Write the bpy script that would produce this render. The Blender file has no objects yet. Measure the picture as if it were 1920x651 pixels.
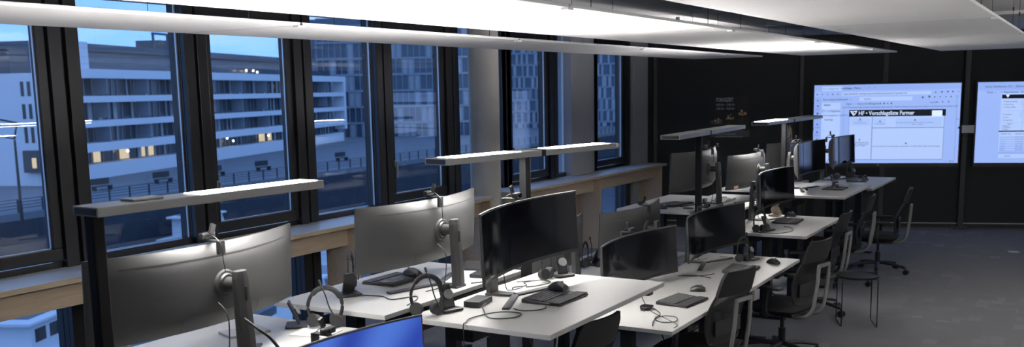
import bpy, bmesh, math, random
from mathutils import Vector, Matrix

random.seed(7)
SC = bpy.context.scene
COL = SC.collection
PI = math.pi
R = math.radians

# ------------------------------------------------------------------ camera
EYE = Vector((0, 0, 2.13))
PPX, PPY, FPX = 960.0, 450.0, 1827.0
YAW, PITCH, ROLL = R(30.85), R(8.72), R(-1.05)
fw = Vector((-math.sin(YAW) * math.cos(PITCH), math.cos(YAW) * math.cos(PITCH), -math.sin(PITCH)))
rt0 = Vector((math.cos(YAW), math.sin(YAW), 0))
up0 = rt0.cross(fw)
rt = rt0 * math.cos(ROLL) + up0 * math.sin(ROLL)
up = up0 * math.cos(ROLL) - rt0 * math.sin(ROLL)
cd = bpy.data.cameras.new('camera')
cam = bpy.data.objects.new('camera', cd)
COL.objects.link(cam)
cam.matrix_world = Matrix(((rt.x, up.x, -fw.x, EYE.x), (rt.y, up.y, -fw.y, EYE.y), (rt.z, up.z, -fw.z, EYE.z), (0, 0, 0, 1)))
cd.sensor_width = 36
cd.lens = FPX / 1920 * 36
cd.shift_y = (PPY - 325.5) / 1920
cd.clip_end = 2000
cd.dof.use_dof = True
cd.dof.focus_distance = 6.3
cd.dof.aperture_fstop = 3.2
SC.camera = cam


def ray(px, py):
    return rt * ((px - PPX) / FPX) - up * ((py - PPY) / FPX) + fw


def on(px, py, z):
    """the point of a horizontal surface at height z that the photograph shows at this pixel"""
    d = ray(px, py)
    return EYE + d * ((z - EYE.z) / d.z)


# --------------------------------------------------------------- materials
MATS = {}


def mat(name, col, rough=0.5, metal=0.0, var=0.0, scale=20.0, bump=0.0, spec=0.5, coat=0.0):
    m = bpy.data.materials.new(name)
    m.use_nodes = True
    nt = m.node_tree
    b = nt.nodes['Principled BSDF']
    b.inputs['Base Color'].default_value = (*col, 1)
    b.inputs['Roughness'].default_value = rough
    b.inputs['Metallic'].default_value = metal
    b.inputs['Specular IOR Level'].default_value = spec
    b.inputs['Coat Weight'].default_value = coat
    if var or bump:
        tc = nt.nodes.new('ShaderNodeTexCoord')
        n = nt.nodes.new('ShaderNodeTexNoise')
        n.inputs['Scale'].default_value = scale
        n.inputs['Detail'].default_value = 5
        nt.links.new(tc.outputs['Object'], n.inputs['Vector'])
        if var:
            r = nt.nodes.new('ShaderNodeMix')
            r.data_type = 'RGBA'
            r.inputs[6].default_value = (*[c * (1 - var) for c in col], 1)
            r.inputs[7].default_value = (*[min(1, c * (1 + var)) for c in col], 1)
            nt.links.new(n.outputs['Fac'], r.inputs[0])
            nt.links.new(r.outputs[2], b.inputs['Base Color'])
        if bump:
            bp = nt.nodes.new('ShaderNodeBump')
            bp.inputs['Strength'].default_value = bump
            bp.inputs['Distance'].default_value = 0.002
            nt.links.new(n.outputs['Fac'], bp.inputs['Height'])
            nt.links.new(bp.outputs['Normal'], b.inputs['Normal'])
    MATS[name] = m
    return m


def emit(name, col, strength, base=(0.02, 0.02, 0.02)):
    m = mat(name, base, 0.3)
    b = m.node_tree.nodes['Principled BSDF']
    b.inputs['Emission Color'].default_value = (*col, 1)
    b.inputs['Emission Strength'].default_value = strength
    return m


mat('desk_white', (0.47, 0.468, 0.457), 0.45, var=0.02, scale=6)
mat('sky_sheen_white', (0.74, 0.74, 0.73), 0.4)  # white that stands in for sky reflected on the ledge tops
mat('ceiling_white', (0.70, 0.695, 0.675), 0.9, var=0.02, scale=3, bump=0.05)
mat('concrete', (0.62, 0.60, 0.55), 0.85, var=0.16, scale=4, bump=0.3)
mat('slab_grey', (0.5, 0.5, 0.5), 0.9, var=0.1, scale=2)
mat('plaster_grey', (0.36, 0.37, 0.40), 0.9, var=0.05, scale=5, bump=0.1)
mat('wall_dark', (0.0055, 0.006, 0.0075), 0.7, var=0.1, scale=3)
mat('wall_pale', (0.72, 0.72, 0.70), 0.9, var=0.03, scale=3)
mat('rib_dark', (0.022, 0.023, 0.026), 0.5)
mat('frame_dark', (0.022, 0.022, 0.024), 0.33, metal=0.4, var=0.1, scale=8)
mat('frame_black', (0.008, 0.008, 0.009), 0.4)
mat('black_plastic', (0.012, 0.012, 0.013), 0.42, var=0.1, scale=30)
mat('black_soft', (0.018, 0.018, 0.02), 0.75, var=0.15, scale=60, bump=0.2)
mat('black_metal', (0.014, 0.014, 0.015), 0.38, metal=0.3)
mat('key_dark', (0.06, 0.061, 0.066), 0.5)
mat('screen_black', (0.005, 0.005, 0.007), 0.11, spec=0.65)
mat('shell_grey', (0.052, 0.052, 0.053), 0.5, metal=0.25, spec=0.4, var=0.04, scale=10)
mat('shell_line', (0.02, 0.02, 0.02), 0.5)
mat('stand_grey', (0.042, 0.042, 0.043), 0.45, metal=0.3)
mat('lamp_grey', (0.27, 0.27, 0.265), 0.42, metal=0.55, var=0.03)
mat('lamp_dark', (0.006, 0.006, 0.007), 0.6, spec=0.15)
mat('chrome', (0.7, 0.7, 0.7), 0.18, metal=1.0)
mat('chair_grey', (0.21, 0.21, 0.205), 0.5, metal=0.2)
mat('seat_fabric', (0.008, 0.008, 0.009), 0.85, var=0.2, scale=80, bump=0.3)
mat('white_plastic', (0.7, 0.7, 0.68), 0.4)
mat('paper', (0.75, 0.75, 0.74), 0.8)
mat('brown_weave', (0.12, 0.06, 0.035), 0.85, var=0.35, scale=90, bump=0.6)
mat('pink_cloth', (0.45, 0.08, 0.13), 0.85, var=0.1, scale=40)
mat('tan_cloth', (0.30, 0.24, 0.17), 0.85, var=0.15, scale=25)
mat('pink_light', (0.6, 0.35, 0.28), 0.8)
mat('blue_cloth', (0.12, 0.15, 0.22), 0.85, var=0.1, scale=30)
mat('white_cable', (0.6, 0.6, 0.58), 0.5)
mat('grey_light', (0.34, 0.34, 0.34), 0.5)
mat('alu', (0.5, 0.5, 0.5), 0.35, metal=0.8)
# exterior
mat('facade_white', (0.66, 0.68, 0.70), 0.85, var=0.04, scale=0.3)
mat('facade_dark', (0.05, 0.06, 0.075), 0.25, var=0.3, scale=0.6)
mat('facade_mid', (0.25, 0.28, 0.31), 0.5, var=0.2, scale=0.5)
mat('roof_dark', (0.10, 0.11, 0.12), 0.7)
mat('curtain_pale', (0.36, 0.38, 0.40), 0.6, var=0.2, scale=0.8)
mat('glass_facade', (0.07, 0.10, 0.14), 0.15, var=0.25, scale=0.4)
mat('quay_deck', (0.16, 0.17, 0.18), 0.9, var=0.2, scale=0.2)
mat('quay_brick', (0.035, 0.04, 0.05), 0.9, var=0.4, scale=0.8)
mat('rail_dark', (0.02, 0.022, 0.025), 0.6)
mat('boat_white', (0.62, 0.64, 0.66), 0.4)
mat('boat_glass', (0.02, 0.025, 0.03), 0.2)
mat('boat_roof', (0.10, 0.12, 0.14), 0.6)
mat('boat_blue', (0.03, 0.05, 0.25), 0.5)
mat('moss_dark', (0.06, 0.065, 0.07), 0.9)
emit('led_lit', (1.0, 0.97, 0.98), 125.0)
emit('led_down', (1.0, 0.97, 0.93), 46.0)
emit('warm_window', (1.0, 0.74, 0.45), 0.55)
emit('warm_dot', (1.0, 0.8, 0.55), 6.0)
emit('tv_blue', (0.335, 0.49, 0.98), 0.56)
emit('tv_pale', (0.43, 0.585, 0.99), 0.60)
emit('tv_soft', (0.28, 0.43, 0.92), 0.57)
mat('tv_ink', (0.02, 0.03, 0.07), 0.5)
emit('tv_tint', (0.39, 0.55, 0.98), 0.58)
emit('tv_grey', (0.10, 0.16, 0.36), 0.45)
emit('tv_white', (0.62, 0.74, 1.0), 0.70)
mat('poster_black', (0.004, 0.004, 0.005), 0.45, spec=0.25)
mat('poster_band', (0.05, 0.05, 0.055), 0.35)
mat('poster_ink', (0.62, 0.62, 0.64), 0.5)
mat('poster_orange', (0.5, 0.26, 0.11), 0.5)


def wood():
    m = mat('wood_birch', (0.50, 0.40, 0.29), 0.55)
    nt = m.node_tree
    b = nt.nodes['Principled BSDF']
    tc = nt.nodes.new('ShaderNodeTexCoord')
    mp = nt.nodes.new('ShaderNodeMapping')
    mp.inputs['Scale'].default_value = (14, 1.2, 14)
    n = nt.nodes.new('ShaderNodeTexNoise')
    n.inputs['Scale'].default_value = 3
    n.inputs['Detail'].default_value = 6
    rmp = nt.nodes.new('ShaderNodeValToRGB')
    rmp.color_ramp.elements[0].position = 0.3
    rmp.color_ramp.elements[0].color = (0.44, 0.345, 0.245, 1)
    rmp.color_ramp.elements[1].position = 0.75
    rmp.color_ramp.elements[1].color = (0.54, 0.435, 0.32, 1)
    nt.links.new(tc.outputs['Object'], mp.inputs['Vector'])
    nt.links.new(mp.outputs['Vector'], n.inputs['Vector'])
    nt.links.new(n.outputs['Fac'], rmp.inputs['Fac'])
    nt.links.new(rmp.outputs['Color'], b.inputs['Base Color'])


wood()


def carpet():
    m = mat('carpet', (0.06, 0.06, 0.065), 0.95, spec=0.15)
    nt = m.node_tree
    b = nt.nodes['Principled BSDF']
    tc = nt.nodes.new('ShaderNodeTexCoord')

    def brick(rot, w, h, off, c1, c2):
        mp = nt.nodes.new('ShaderNodeMapping')
        mp.inputs['Rotation'].default_value = (0, 0, rot)
        mp.inputs['Location'].default_value = (off, off * 0.7, 0)
        br = nt.nodes.new('ShaderNodeTexBrick')
        br.inputs['Scale'].default_value = 1.0
        br.inputs['Brick Width'].default_value = w
        br.inputs['Row Height'].default_value = h
        br.inputs['Mortar Size'].default_value = 0.004
        br.inputs['Bias'].default_value = -0.25
        br.inputs['Color1'].default_value = (c1, c1, c1, 1)
        br.inputs['Color2'].default_value = (c2, c2, c2, 1)
        br.inputs['Mortar'].default_value = (c1, c1, c1, 1)
        nt.links.new(tc.outputs['Object'], mp.inputs['Vector'])
        nt.links.new(mp.outputs['Vector'], br.inputs['Vector'])
        return br.outputs['Color']

    a = brick(0, 0.42, 0.17, 0.3, 0.0, 1.0)
    c = brick(PI / 2, 0.36, 0.12, 1.1, 0.0, 1.0)
    mx = nt.nodes.new('ShaderNodeMix')
    mx.data_type = 'RGBA'
    mx.blend_type = 'MULTIPLY'
    mx.inputs[0].default_value = 1.0
    nt.links.new(a, mx.inputs[6])
    nt.links.new(c, mx.inputs[7])
    n = nt.nodes.new('ShaderNodeTexNoise')
    n.inputs['Scale'].default_value = 260
    n2 = nt.nodes.new('ShaderNodeTexNoise')
    n2.inputs['Scale'].default_value = 0.7
    nt.links.new(tc.outputs['Object'], n.inputs['Vector'])
    nt.links.new(tc.outputs['Object'], n2.inputs['Vector'])
    st = nt.nodes.new('ShaderNodeMapRange')
    st.inputs['From Min'].default_value = 0.36
    st.inputs['From Max'].default_value = 0.64
    nt.links.new(n2.outputs['Fac'], st.inputs['Value'])
    pm = nt.nodes.new('ShaderNodeMath')
    pm.operation = 'MULTIPLY'
    nt.links.new(mx.outputs[2], pm.inputs[0])
    nt.links.new(st.outputs['Result'], pm.inputs[1])
    r = nt.nodes.new('ShaderNodeMix')
    r.data_type = 'RGBA'
    r.inputs[6].default_value = (0.22, 0.223, 0.232, 1)
    r.inputs[7].default_value = (0.44, 0.44, 0.46, 1)
    nt.links.new(pm.outputs[0], r.inputs[0])
    mm = nt.nodes.new('ShaderNodeMix')
    mm.data_type = 'RGBA'
    mm.blend_type = 'MULTIPLY'
    mm.inputs[0].default_value = 0.5
    nt.links.new(r.outputs[2], mm.inputs[6])
    nt.links.new(n.outputs['Color'], mm.inputs[7])
    nt.links.new(mm.outputs[2], b.inputs['Base Color'])


carpet()


def glass(name, tint, ior):
    m = bpy.data.materials.new(name)
    m.use_nodes = True
    nt = m.node_tree
    nt.nodes.clear()
    o = nt.nodes.new('ShaderNodeOutputMaterial')
    t = nt.nodes.new('ShaderNodeBsdfTransparent')
    t.inputs['Color'].default_value = (*tint, 1)
    g = nt.nodes.new('ShaderNodeBsdfGlossy')
    g.inputs['Roughness'].default_value = 0.0
    # reflectance by the angle of view, the same from both faces of the pane
    ge = nt.nodes.new('ShaderNodeNewGeometry')
    dp = nt.nodes.new('ShaderNodeVectorMath')
    dp.operation = 'DOT_PRODUCT'
    nt.links.new(ge.outputs['Normal'], dp.inputs[0])
    nt.links.new(ge.outputs['Incoming'], dp.inputs[1])

    def op(kind, a_, b_):
        n_ = nt.nodes.new('ShaderNodeMath')
        n_.operation = kind
        for i_, v_ in enumerate((a_, b_)):
            if isinstance(v_, (int, float)):
                n_.inputs[i_].default_value = v_
            elif v_ is not None:
                nt.links.new(v_, n_.inputs[i_])
        return n_.outputs[0]
    r0 = ((ior - 1) / (ior + 1)) ** 2
    cs = op('ABSOLUTE', dp.outputs['Value'], None)
    sch = op('POWER', op('SUBTRACT', 1.0, cs), 5.0)
    fac = op('ADD', op('MULTIPLY', sch, 1 - r0), r0)
    mx = nt.nodes.new('ShaderNodeMixShader')
    nt.links.new(fac, mx.inputs[0])
    nt.links.new(t.outputs[0], mx.inputs[1])
    nt.links.new(g.outputs[0], mx.inputs[2])
    nt.links.new(mx.outputs[0], o.inputs['Surface'])
    MATS[name] = m


glass('pane_glass', (0.90, 0.96, 1.0), 1.95)
glass('boat_pane', (0.3, 0.35, 0.4), 1.5)


def mesh_fabric():
    m = mat('mesh_fabric', (0.02, 0.02, 0.022), 0.6)
    nt = m.node_tree
    b = nt.nodes['Principled BSDF']
    o = nt.nodes['Material Output']
    t = nt.nodes.new('ShaderNodeBsdfTransparent')
    mx = nt.nodes.new('ShaderNodeMixShader')
    tc = nt.nodes.new('ShaderNodeTexCoord')
    w = nt.nodes.new('ShaderNodeTexChecker')
    w.inputs['Scale'].default_value = 420
    w.inputs['Color1'].default_value = (0.45, 0.45, 0.45, 1)
    w.inputs['Color2'].default_value = (1, 1, 1, 1)
    nt.links.new(tc.outputs['Object'], w.inputs['Vector'])
    nt.links.new(w.outputs['Color'], mx.inputs[0])
    nt.links.new(t.outputs[0], mx.inputs[1])
    nt.links.new(b.outputs[0], mx.inputs[2])
    nt.links.new(mx.outputs[0], o.inputs['Surface'])


mesh_fabric()


def desktop_image():
    m = emit('screen_blue', (0.03, 0.08, 0.55), 0.62)
    nt = m.node_tree
    b = nt.nodes['Principled BSDF']
    b.inputs['Base Color'].default_value = (0.006, 0.006, 0.01, 1)
    b.inputs['Roughness'].default_value = 0.16
    tc = nt.nodes.new('ShaderNodeTexCoord')
    w = nt.nodes.new('ShaderNodeTexWave')
    w.inputs['Scale'].default_value = 1.3
    w.inputs['Distortion'].default_value = 2.5
    w.inputs['Detail'].default_value = 1
    mp = nt.nodes.new('ShaderNodeMapping')
    mp.inputs['Rotation'].default_value = (R(35), 0, R(60))
    rp = nt.nodes.new('ShaderNodeValToRGB')
    rp.color_ramp.elements[0].color = (0.012, 0.045, 0.36, 1)
    rp.color_ramp.elements[1].color = (0.06, 0.16, 0.62, 1)
    nt.links.new(tc.outputs['Object'], mp.inputs['Vector'])
    nt.links.new(mp.outputs['Vector'], w.inputs['Vector'])
    nt.links.new(w.outputs['Fac'], rp.inputs['Fac'])
    nt.links.new(rp.outputs['Color'], b.inputs['Emission Color'])


desktop_image()


def water_mat():
    m = mat('harbor_water', (0.012, 0.025, 0.05), 0.12, bump=0.0)
    nt = m.node_tree
    b = nt.nodes['Principled BSDF']
    tc = nt.nodes.new('ShaderNodeTexCoord')
    n = nt.nodes.new('ShaderNodeTexNoise')
    n.inputs['Scale'].default_value = 0.7
    n.inputs['Detail'].default_value = 4
    bp = nt.nodes.new('ShaderNodeBump')
    bp.inputs['Strength'].default_value = 0.35
    bp.inputs['Distance'].default_value = 0.3
    nt.links.new(tc.outputs['Object'], n.inputs['Vector'])
    nt.links.new(n.outputs['Fac'], bp.inputs['Height'])
    nt.links.new(bp.outputs['Normal'], b.inputs['Normal'])


water_mat()


# ----------------------------------------------------------------- helpers
class MB:
    """collects shapes and links them as one mesh object"""

    def __init__(self):
        self.bm = bmesh.new()

    def box(self, c, s, rot=None):
        m = Matrix.Translation(Vector(c))
        if rot is not None:
            m = m @ rot.to_4x4()
        m = m @ Matrix.Diagonal((s[0], s[1], s[2], 1))
        bmesh.ops.create_cube(self.bm, size=1, matrix=m)
        return self

    def b2(self, a, b):
        return self.box([(a[i] + b[i]) / 2 for i in range(3)], [abs(b[i] - a[i]) for i in range(3)])

    def cyl(self, a, b, r0, r1=None, seg=16):
        a, b = Vector(a), Vector(b)
        r1 = r0 if r1 is None else r1
        d = b - a
        q = d.to_track_quat('Z', 'Y').to_matrix().to_4x4()
        m = Matrix.Translation((a + b) / 2) @ q
        bmesh.ops.create_cone(self.bm, cap_ends=True, segments=seg, radius1=max(r0, 1e-5), radius2=max(r1, 1e-5), depth=d.length, matrix=m)
        return self

    def sphere(self, c, r, s=(1, 1, 1), seg=16, rot=None):
        m = Matrix.Translation(Vector(c))
        if rot is not None:
            m = m @ rot.to_4x4()
        m = m @ Matrix.Diagonal((s[0], s[1], s[2], 1))
        bmesh.ops.create_uvsphere(self.bm, u_segments=seg, v_segments=max(6, seg // 2), radius=r, matrix=m)
        return self

    def tube(self, pts, r, seg=8, smooth=True, flat=1.0):
        pts = [Vector(p) for p in pts]
        if smooth and len(pts) > 2:
            pts = spline(pts, 6)
        rings = []
        n = len(pts)
        ref = Vector((0, 0, 1))
        for i, p in enumerate(pts):
            t = (pts[min(i + 1, n - 1)] - pts[max(i - 1, 0)])
            if t.length < 1e-9:
                t = Vector((1, 0, 0))
            t.normalize()
            side = t.cross(ref)
            if side.length < 0.05:
                side = t.cross(Vector((0, 1, 0)))
            side.normalize()
            u = side.cross(t)
            rr = r[i * (len(r) - 1) // max(1, n - 1)] if isinstance(r, (list, tuple)) else r
            rings.append([self.bm.verts.new(p + side * math.cos(2 * PI * k / seg) * rr + u * math.sin(2 * PI * k / seg) * rr * flat) for k in range(seg)])
        for i in range(n - 1):
            for k in range(seg):
                self.bm.faces.new((rings[i][k], rings[i][(k + 1) % seg], rings[i + 1][(k + 1) % seg], rings[i + 1][k]))
        self.bm.faces.new(rings[0][::-1])
        self.bm.faces.new(rings[-1])
        return self

    def bar(self, a, b, w, h):
        a, b = Vector(a), Vector(b)
        d = b - a
        q = d.to_track_quat('Y', 'Z').to_matrix()
        return self.box((a + b) / 2, (w, d.length, h), q)

    def prism(self, poly, z0, z1, axis='z'):
        def P(u, v, w):
            return {'z': (u, v, w), 'y': (u, w, v), 'x': (w, u, v)}[axis]
        lo = [self.bm.verts.new(P(u, v, z0)) for u, v in poly]
        hi = [self.bm.verts.new(P(u, v, z1)) for u, v in poly]
        n = len(poly)
        self.bm.faces.new(lo[::-1])
        self.bm.faces.new(hi)
        for i in range(n):
            self.bm.faces.new((lo[i], lo[(i + 1) % n], hi[(i + 1) % n], hi[i]))
        return self

    def lathe(self, prof, c=(0, 0, 0), seg=24):
        c = Vector(c)
        rings = [[self.bm.verts.new(c + Vector((r * math.cos(2 * PI * k / seg), r * math.sin(2 * PI * k / seg), z))) for k in range(seg)] for r, z in prof]
        for i in range(len(rings) - 1):
            for k in range(seg):
                self.bm.faces.new((rings[i][k], rings[i][(k + 1) % seg], rings[i + 1][(k + 1) % seg], rings[i + 1][k]))
        self.bm.faces.new(rings[0][::-1])
        self.bm.faces.new(rings[-1])
        return self

    def grid_solid(self, front, back):
        """closed solid between two equal grids of points (rows of columns)"""
        def vs(g):
            return [[self.bm.verts.new(Vector(p)) for p in row] for row in g]
        f, b = vs(front), vs(back)
        nr, nc = len(f), len(f[0])
        for i in range(nr - 1):
            for j in range(nc - 1):
                self.bm.faces.new((f[i][j], f[i][j + 1], f[i + 1][j + 1], f[i + 1][j]))
                self.bm.faces.new((b[i][j], b[i + 1][j], b[i + 1][j + 1], b[i][j + 1]))
        loop = [(0, j) for j in range(nc)] + [(i, nc - 1) for i in range(1, nr)] + [(nr - 1, j) for j in range(nc - 2, -1, -1)] + [(i, 0) for i in range(nr - 2, 0, -1)]
        for k in range(len(loop)):
            a, c = loop[k], loop[(k + 1) % len(loop)]
            self.bm.faces.new((f[a[0]][a[1]], b[a[0]][a[1]], b[c[0]][c[1]], f[c[0]][c[1]]))
        return self

    def xf(self, m):
        bmesh.ops.transform(self.bm, matrix=m, verts=self.bm.verts)
        return self

    def build(self, name, m, parent=None, bevel=0.0, smooth=None, seg=2):
        bmesh.ops.recalc_face_normals(self.bm, faces=self.bm.faces)
        me = bpy.data.meshes.new(name)
        self.bm.to_mesh(me)
        self.bm.free()
        me.materials.append(MATS[m] if isinstance(m, str) else m)
        o = bpy.data.objects.new(name, me)
        COL.objects.link(o)
        if parent is not None:
            o.parent = parent
        if smooth is not None:
            for p in me.polygons:
                p.use_smooth = True
            me.set_sharp_from_angle(angle=R(smooth))
        if bevel:
            b = o.modifiers.new('bevel', 'BEVEL')
            b.width = bevel
            b.segments = seg
            b.limit_method = 'ANGLE'
            b.angle_limit = R(40)
        return o


def spline(pts, k):
    out = []
    n = len(pts)
    for i in range(n - 1):
        p0, p1, p2, p3 = pts[max(i - 1, 0)], pts[i], pts[i + 1], pts[min(i + 2, n - 1)]
        for s in range(k):
            t = s / k
            out.append(0.5 * ((2 * p1) + (p2 - p0) * t + (2 * p0 - 5 * p1 + 4 * p2 - p3) * t * t + (3 * p1 - p0 - 3 * p2 + p3) * t ** 3))
    out.append(pts[-1])
    return out


def tag(o, label=None, cat=None, group=None, kind=None):
    if label:
        o['label'] = label
    if cat:
        o['category'] = cat
    if group:
        o['group'] = group
    if kind:
        o['kind'] = kind
    return o


def thing(name, label, cat, loc=(0, 0, 0), rz=0.0, group=None):
    o = bpy.data.objects.new(name, None)
    o.empty_display_size = 0.1
    COL.objects.link(o)
    o.location = loc
    o.rotation_euler = (0, 0, rz)
    return tag(o, label, cat, group)


def dup(root, loc, rz, label):
    """a copy of a thing with copies of its parts and sub-parts"""
    r = root.copy()
    COL.objects.link(r)
    r.location = loc
    r.rotation_euler = (0, 0, rz)
    if label:
        r['label'] = label
    for ch in list(root.children):
        c = ch.copy()
        COL.objects.link(c)
        c.parent = r
        for g in ch.children:
            d = g.copy()
            COL.objects.link(d)
            d.parent = c
    return r


def struct(o):
    o['kind'] = 'structure'
    return o


def text_mesh(items, name, m, parent, place):
    """items: (string, u, v, size[, align]); place(u, v) -> local point, with +u along local X' and +v along Y' of the returned matrix"""
    bm = bmesh.new()
    for it in items:
        s, u, v, size = it[:4]
        al = it[4] if len(it) > 4 else 'LEFT'
        wf = it[5] if len(it) > 5 else 1.0
        cu = bpy.data.curves.new('t', 'FONT')
        cu.body = s
        cu.size = size
        cu.align_x = al
        cu.align_y = 'CENTER'
        cu.resolution_u = 2
        cu.offset = it[6] if len(it) > 6 else 0.0
        to = bpy.data.objects.new('t', cu)
        COL.objects.link(to)
        dg = bpy.context.evaluated_depsgraph_get()
        tm = bpy.data.meshes.new_from_object(to.evaluated_get(dg))
        tm.transform(place(u, v) @ Matrix.Diagonal((wf, 1, 1, 1)))
        bm.from_mesh(tm)
        bpy.data.meshes.remove(tm)
        bpy.data.objects.remove(to)
        bpy.data.curves.remove(cu)
    me = bpy.data.meshes.new(name)
    bm.to_mesh(me)
    bm.free()
    me.materials.append(MATS[m])
    o = bpy.data.objects.new(name, me)
    COL.objects.link(o)
    o.parent = parent
    return o


# ==================================================================== room
TH = R(18.5)
RW = Vector((-2.477, 15.424, 0))         # a point of the far wall's foot
TV_ = Vector((math.cos(TH), math.sin(TH), 0))
NV = Vector((math.sin(TH), -math.cos(TH), 0))   # into the room
CEIL = 2.86


def rear(u, z, off=0.0):
    return RW + TV_ * u + NV * off + Vector((0, 0, z))


def rear_box(mb, u0, u1, z0, z1, o0, o1):
    c = rear((u0 + u1) / 2, (z0 + z1) / 2, (o0 + o1) / 2)
    return mb.box(c, (u1 - u0, abs(o1 - o0), z1 - z0), Matrix.Rotation(TH, 3, 'Z'))


XW = -6.05
struct(MB().b2((-6.5, -4, -0.2), (6.2, 18.6, 0)).build('floor', 'carpet'))
struct(MB().b2((-6.5, -4, CEIL), (6.2, 18.6, CEIL + 0.25)).build('ceiling', 'slab_grey'))
m = MB()
rear_box(m, -4.2, 9.5, 0, CEIL, -0.2, 0)
struct(m.build('wall_rear', 'wall_dark'))
struct(MB().b2((6.0, -4, 0), (6.2, 18.4, CEIL)).build('wall_right', 'wall_pale'))
struct(MB().b2((-6.3, -4.2, 0), (6.2, -4, CEIL)).build('wall_near', 'wall_pale'))
m = MB()
rear_box(m, -4.0, 9.2, 0.0, 0.055, 0.0, 0.018)
struct(m.build('baseboard_rear', 'frame_black'))
m = MB()
rear_box(m, -4.0, 9.2, 0.056, 0.068, 0.0, 0.022)
struct(m.build('trim_baseboard', 'alu'))
for i, u in enumerate((-3.6, -1.42, 2.9)):
    m = MB()
    rear_box(m, u - 0.03, u + 0.03, 0.07, CEIL, 0.0, 0.045)
    struct(m.build('trim_%d' % (i + 1), 'rib_dark', bevel=0.006))
# round concrete column and flat concrete piers on the window line
struct(MB().cyl((-5.86, 9.26, 0), (-5.86, 9.26, CEIL), 0.17, seg=40).build('pillar', 'concrete', smooth=40))
struct(MB().b2((-6.2, 11.64, 0), (-5.99, 12.32, CEIL)).build('pillar', 'plaster_grey', bevel=0.005))
struct(MB().b2((-6.2, 13.68, 0), (-5.99, 14.22, CEIL)).build('pillar', 'plaster_grey', bevel=0.005))
# ceiling beams between the slab fields
for i, y in enumerate((6.6, 9.1, 11.6)):
    struct(MB().b2((-3.4, y, CEIL - 0.035), (5.9, y + 0.06, CEIL)).build('trim_%d' % (10 + i), 'white_plastic'))

# windows: posts, then a tilting sash and a fixed light per bay
WTOP = 2.84


def fixed_window(n, y0, y1):
    w = struct(thing('window_%d' % n, None, None))
    f = MB()
    f.b2((-6.17, y0, 0.955), (-6.07, y1, 1.03)).b2((-6.17, y0, WTOP), (-6.07, y1, CEIL))
    f.b2((-6.17, y0, 0.0), (-6.07, y1, 0.09)).b2((-6.13, y0, 0.84), (-6.07, y1, 0.955))
    f.build('frame', 'frame_dark', w, bevel=0.004)
    MB().b2((-6.135, y0, 1.03), (-6.118, y1, WTOP)).b2((-6.135, y0, 0.09), (-6.118, y1, 0.84)).build('pane', 'pane_glass', w)
    g = MB()
    for y in (y0 + 0.006, y1 - 0.006):
        g.b2((-6.116, y - 0.006, 1.03), (-6.1, y + 0.006, WTOP))
    g.build('gasket', 'alu', w)


def sash_window(n, y0, y1):
    w = struct(thing('window_%d' % n, None, None))
    f = MB()
    f.b2((-6.17, y0, 0.955), (-6.07, y1, 1.02)).b2((-6.17, y0, WTOP), (-6.07, y1, CEIL))
    f.b2((-6.17, y0, 0.0), (-6.07, y1, 0.09)).b2((-6.13, y0, 0.84), (-6.07, y1, 0.955))
    f.build('frame', 'frame_dark', w, bevel=0.004)
    s = MB()
    t = 0.085
    s.b2((-6.12, y0 + 0.006, 1.03), (-6.045, y1 - 0.006, 1.03 + t)).b2((-6.12, y0 + 0.006, WTOP - t), (-6.045, y1 - 0.006, WTOP - 0.006))
    s.b2((-6.12, y0 + 0.006, 1.03 + t), (-6.045, y0 + 0.05, WTOP - t)).b2((-6.12, y1 - 0.075, 1.03 + t), (-6.045, y1 - 0.006, WTOP - t))
    s.build('sash', 'frame_dark', w, bevel=0.006)
    MB().b2((-6.10, y0 + 0.05, 1.03 + t), (-6.083, y1 - 0.075, WTOP - t)).b2((-6.135, y0, 0.09), (-6.118, y1, 0.84)).build('pane', 'pane_glass', w)
    g = MB()
    g.b2((-6.081, y1 - 0.083, 1.03 + t), (-6.066, y1 - 0.075, WTOP - t)).b2((-6.081, y0 + 0.05, 1.03 + t), (-6.066, y1 - 0.075, 1.03 + t + 0.006))
    g.build('gasket', 'alu', w)
    h = MB()
    h.box((-6.035, y0 + 0.03, 1.42), (0.02, 0.03, 0.07)).box((-6.015, y0 + 0.03, 1.36), (0.018, 0.022, 0.16))
    h.build('handle', 'alu', w, bevel=0.004)


posts = []


def post(y0, y1, x0=-6.2, x1=-6.02):
    m = MB()
    ym = (y0 + y1) / 2
    m.b2((x0, y0, 0), (x1 - 0.05, y1, CEIL)).b2((x1 - 0.05, y0, 0), (x1, ym - 0.02, CEIL)).b2((x1 - 0.05, ym + 0.02, 0), (x1 - 0.015, y1, CEIL))
    posts.append(struct(m.build('trim_%d' % (20 + len(posts)), 'frame_dark', bevel=0.004)))


M0 = [0.84, 3.18, 5.51, 7.84, 10.17, 12.53]
n = 1
for i, y in enumerate(M0):
    post(y - 0.26 if i else 0.55, y - 0.03)
    sash_window(n, y - 0.03, y + 0.93)
    n += 1
    if i < 5:
        post(y + 0.93, y + 1.17 if i != 3 else y + 1.19)
        e = {3: 9.92, 4: 11.62}.get(i, M0[i + 1] - 0.26)
        s = y + 1.17 if i != 3 else y + 1.19
        if i == 3:
            fixed_window(n, s, 9.10)
            n += 1
            fixed_window(n, 9.42, 9.92)
            n += 1
        else:
            fixed_window(n, s, e)
            n += 1
post(13.46, 13.66)
post(12.33, 12.49)
post(9.92, 10.14)
struct(MB().b2((-6.2, -4.0, 0), (-6.05, 0.55, CEIL)).build('wall_left', 'plaster_grey'))

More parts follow.
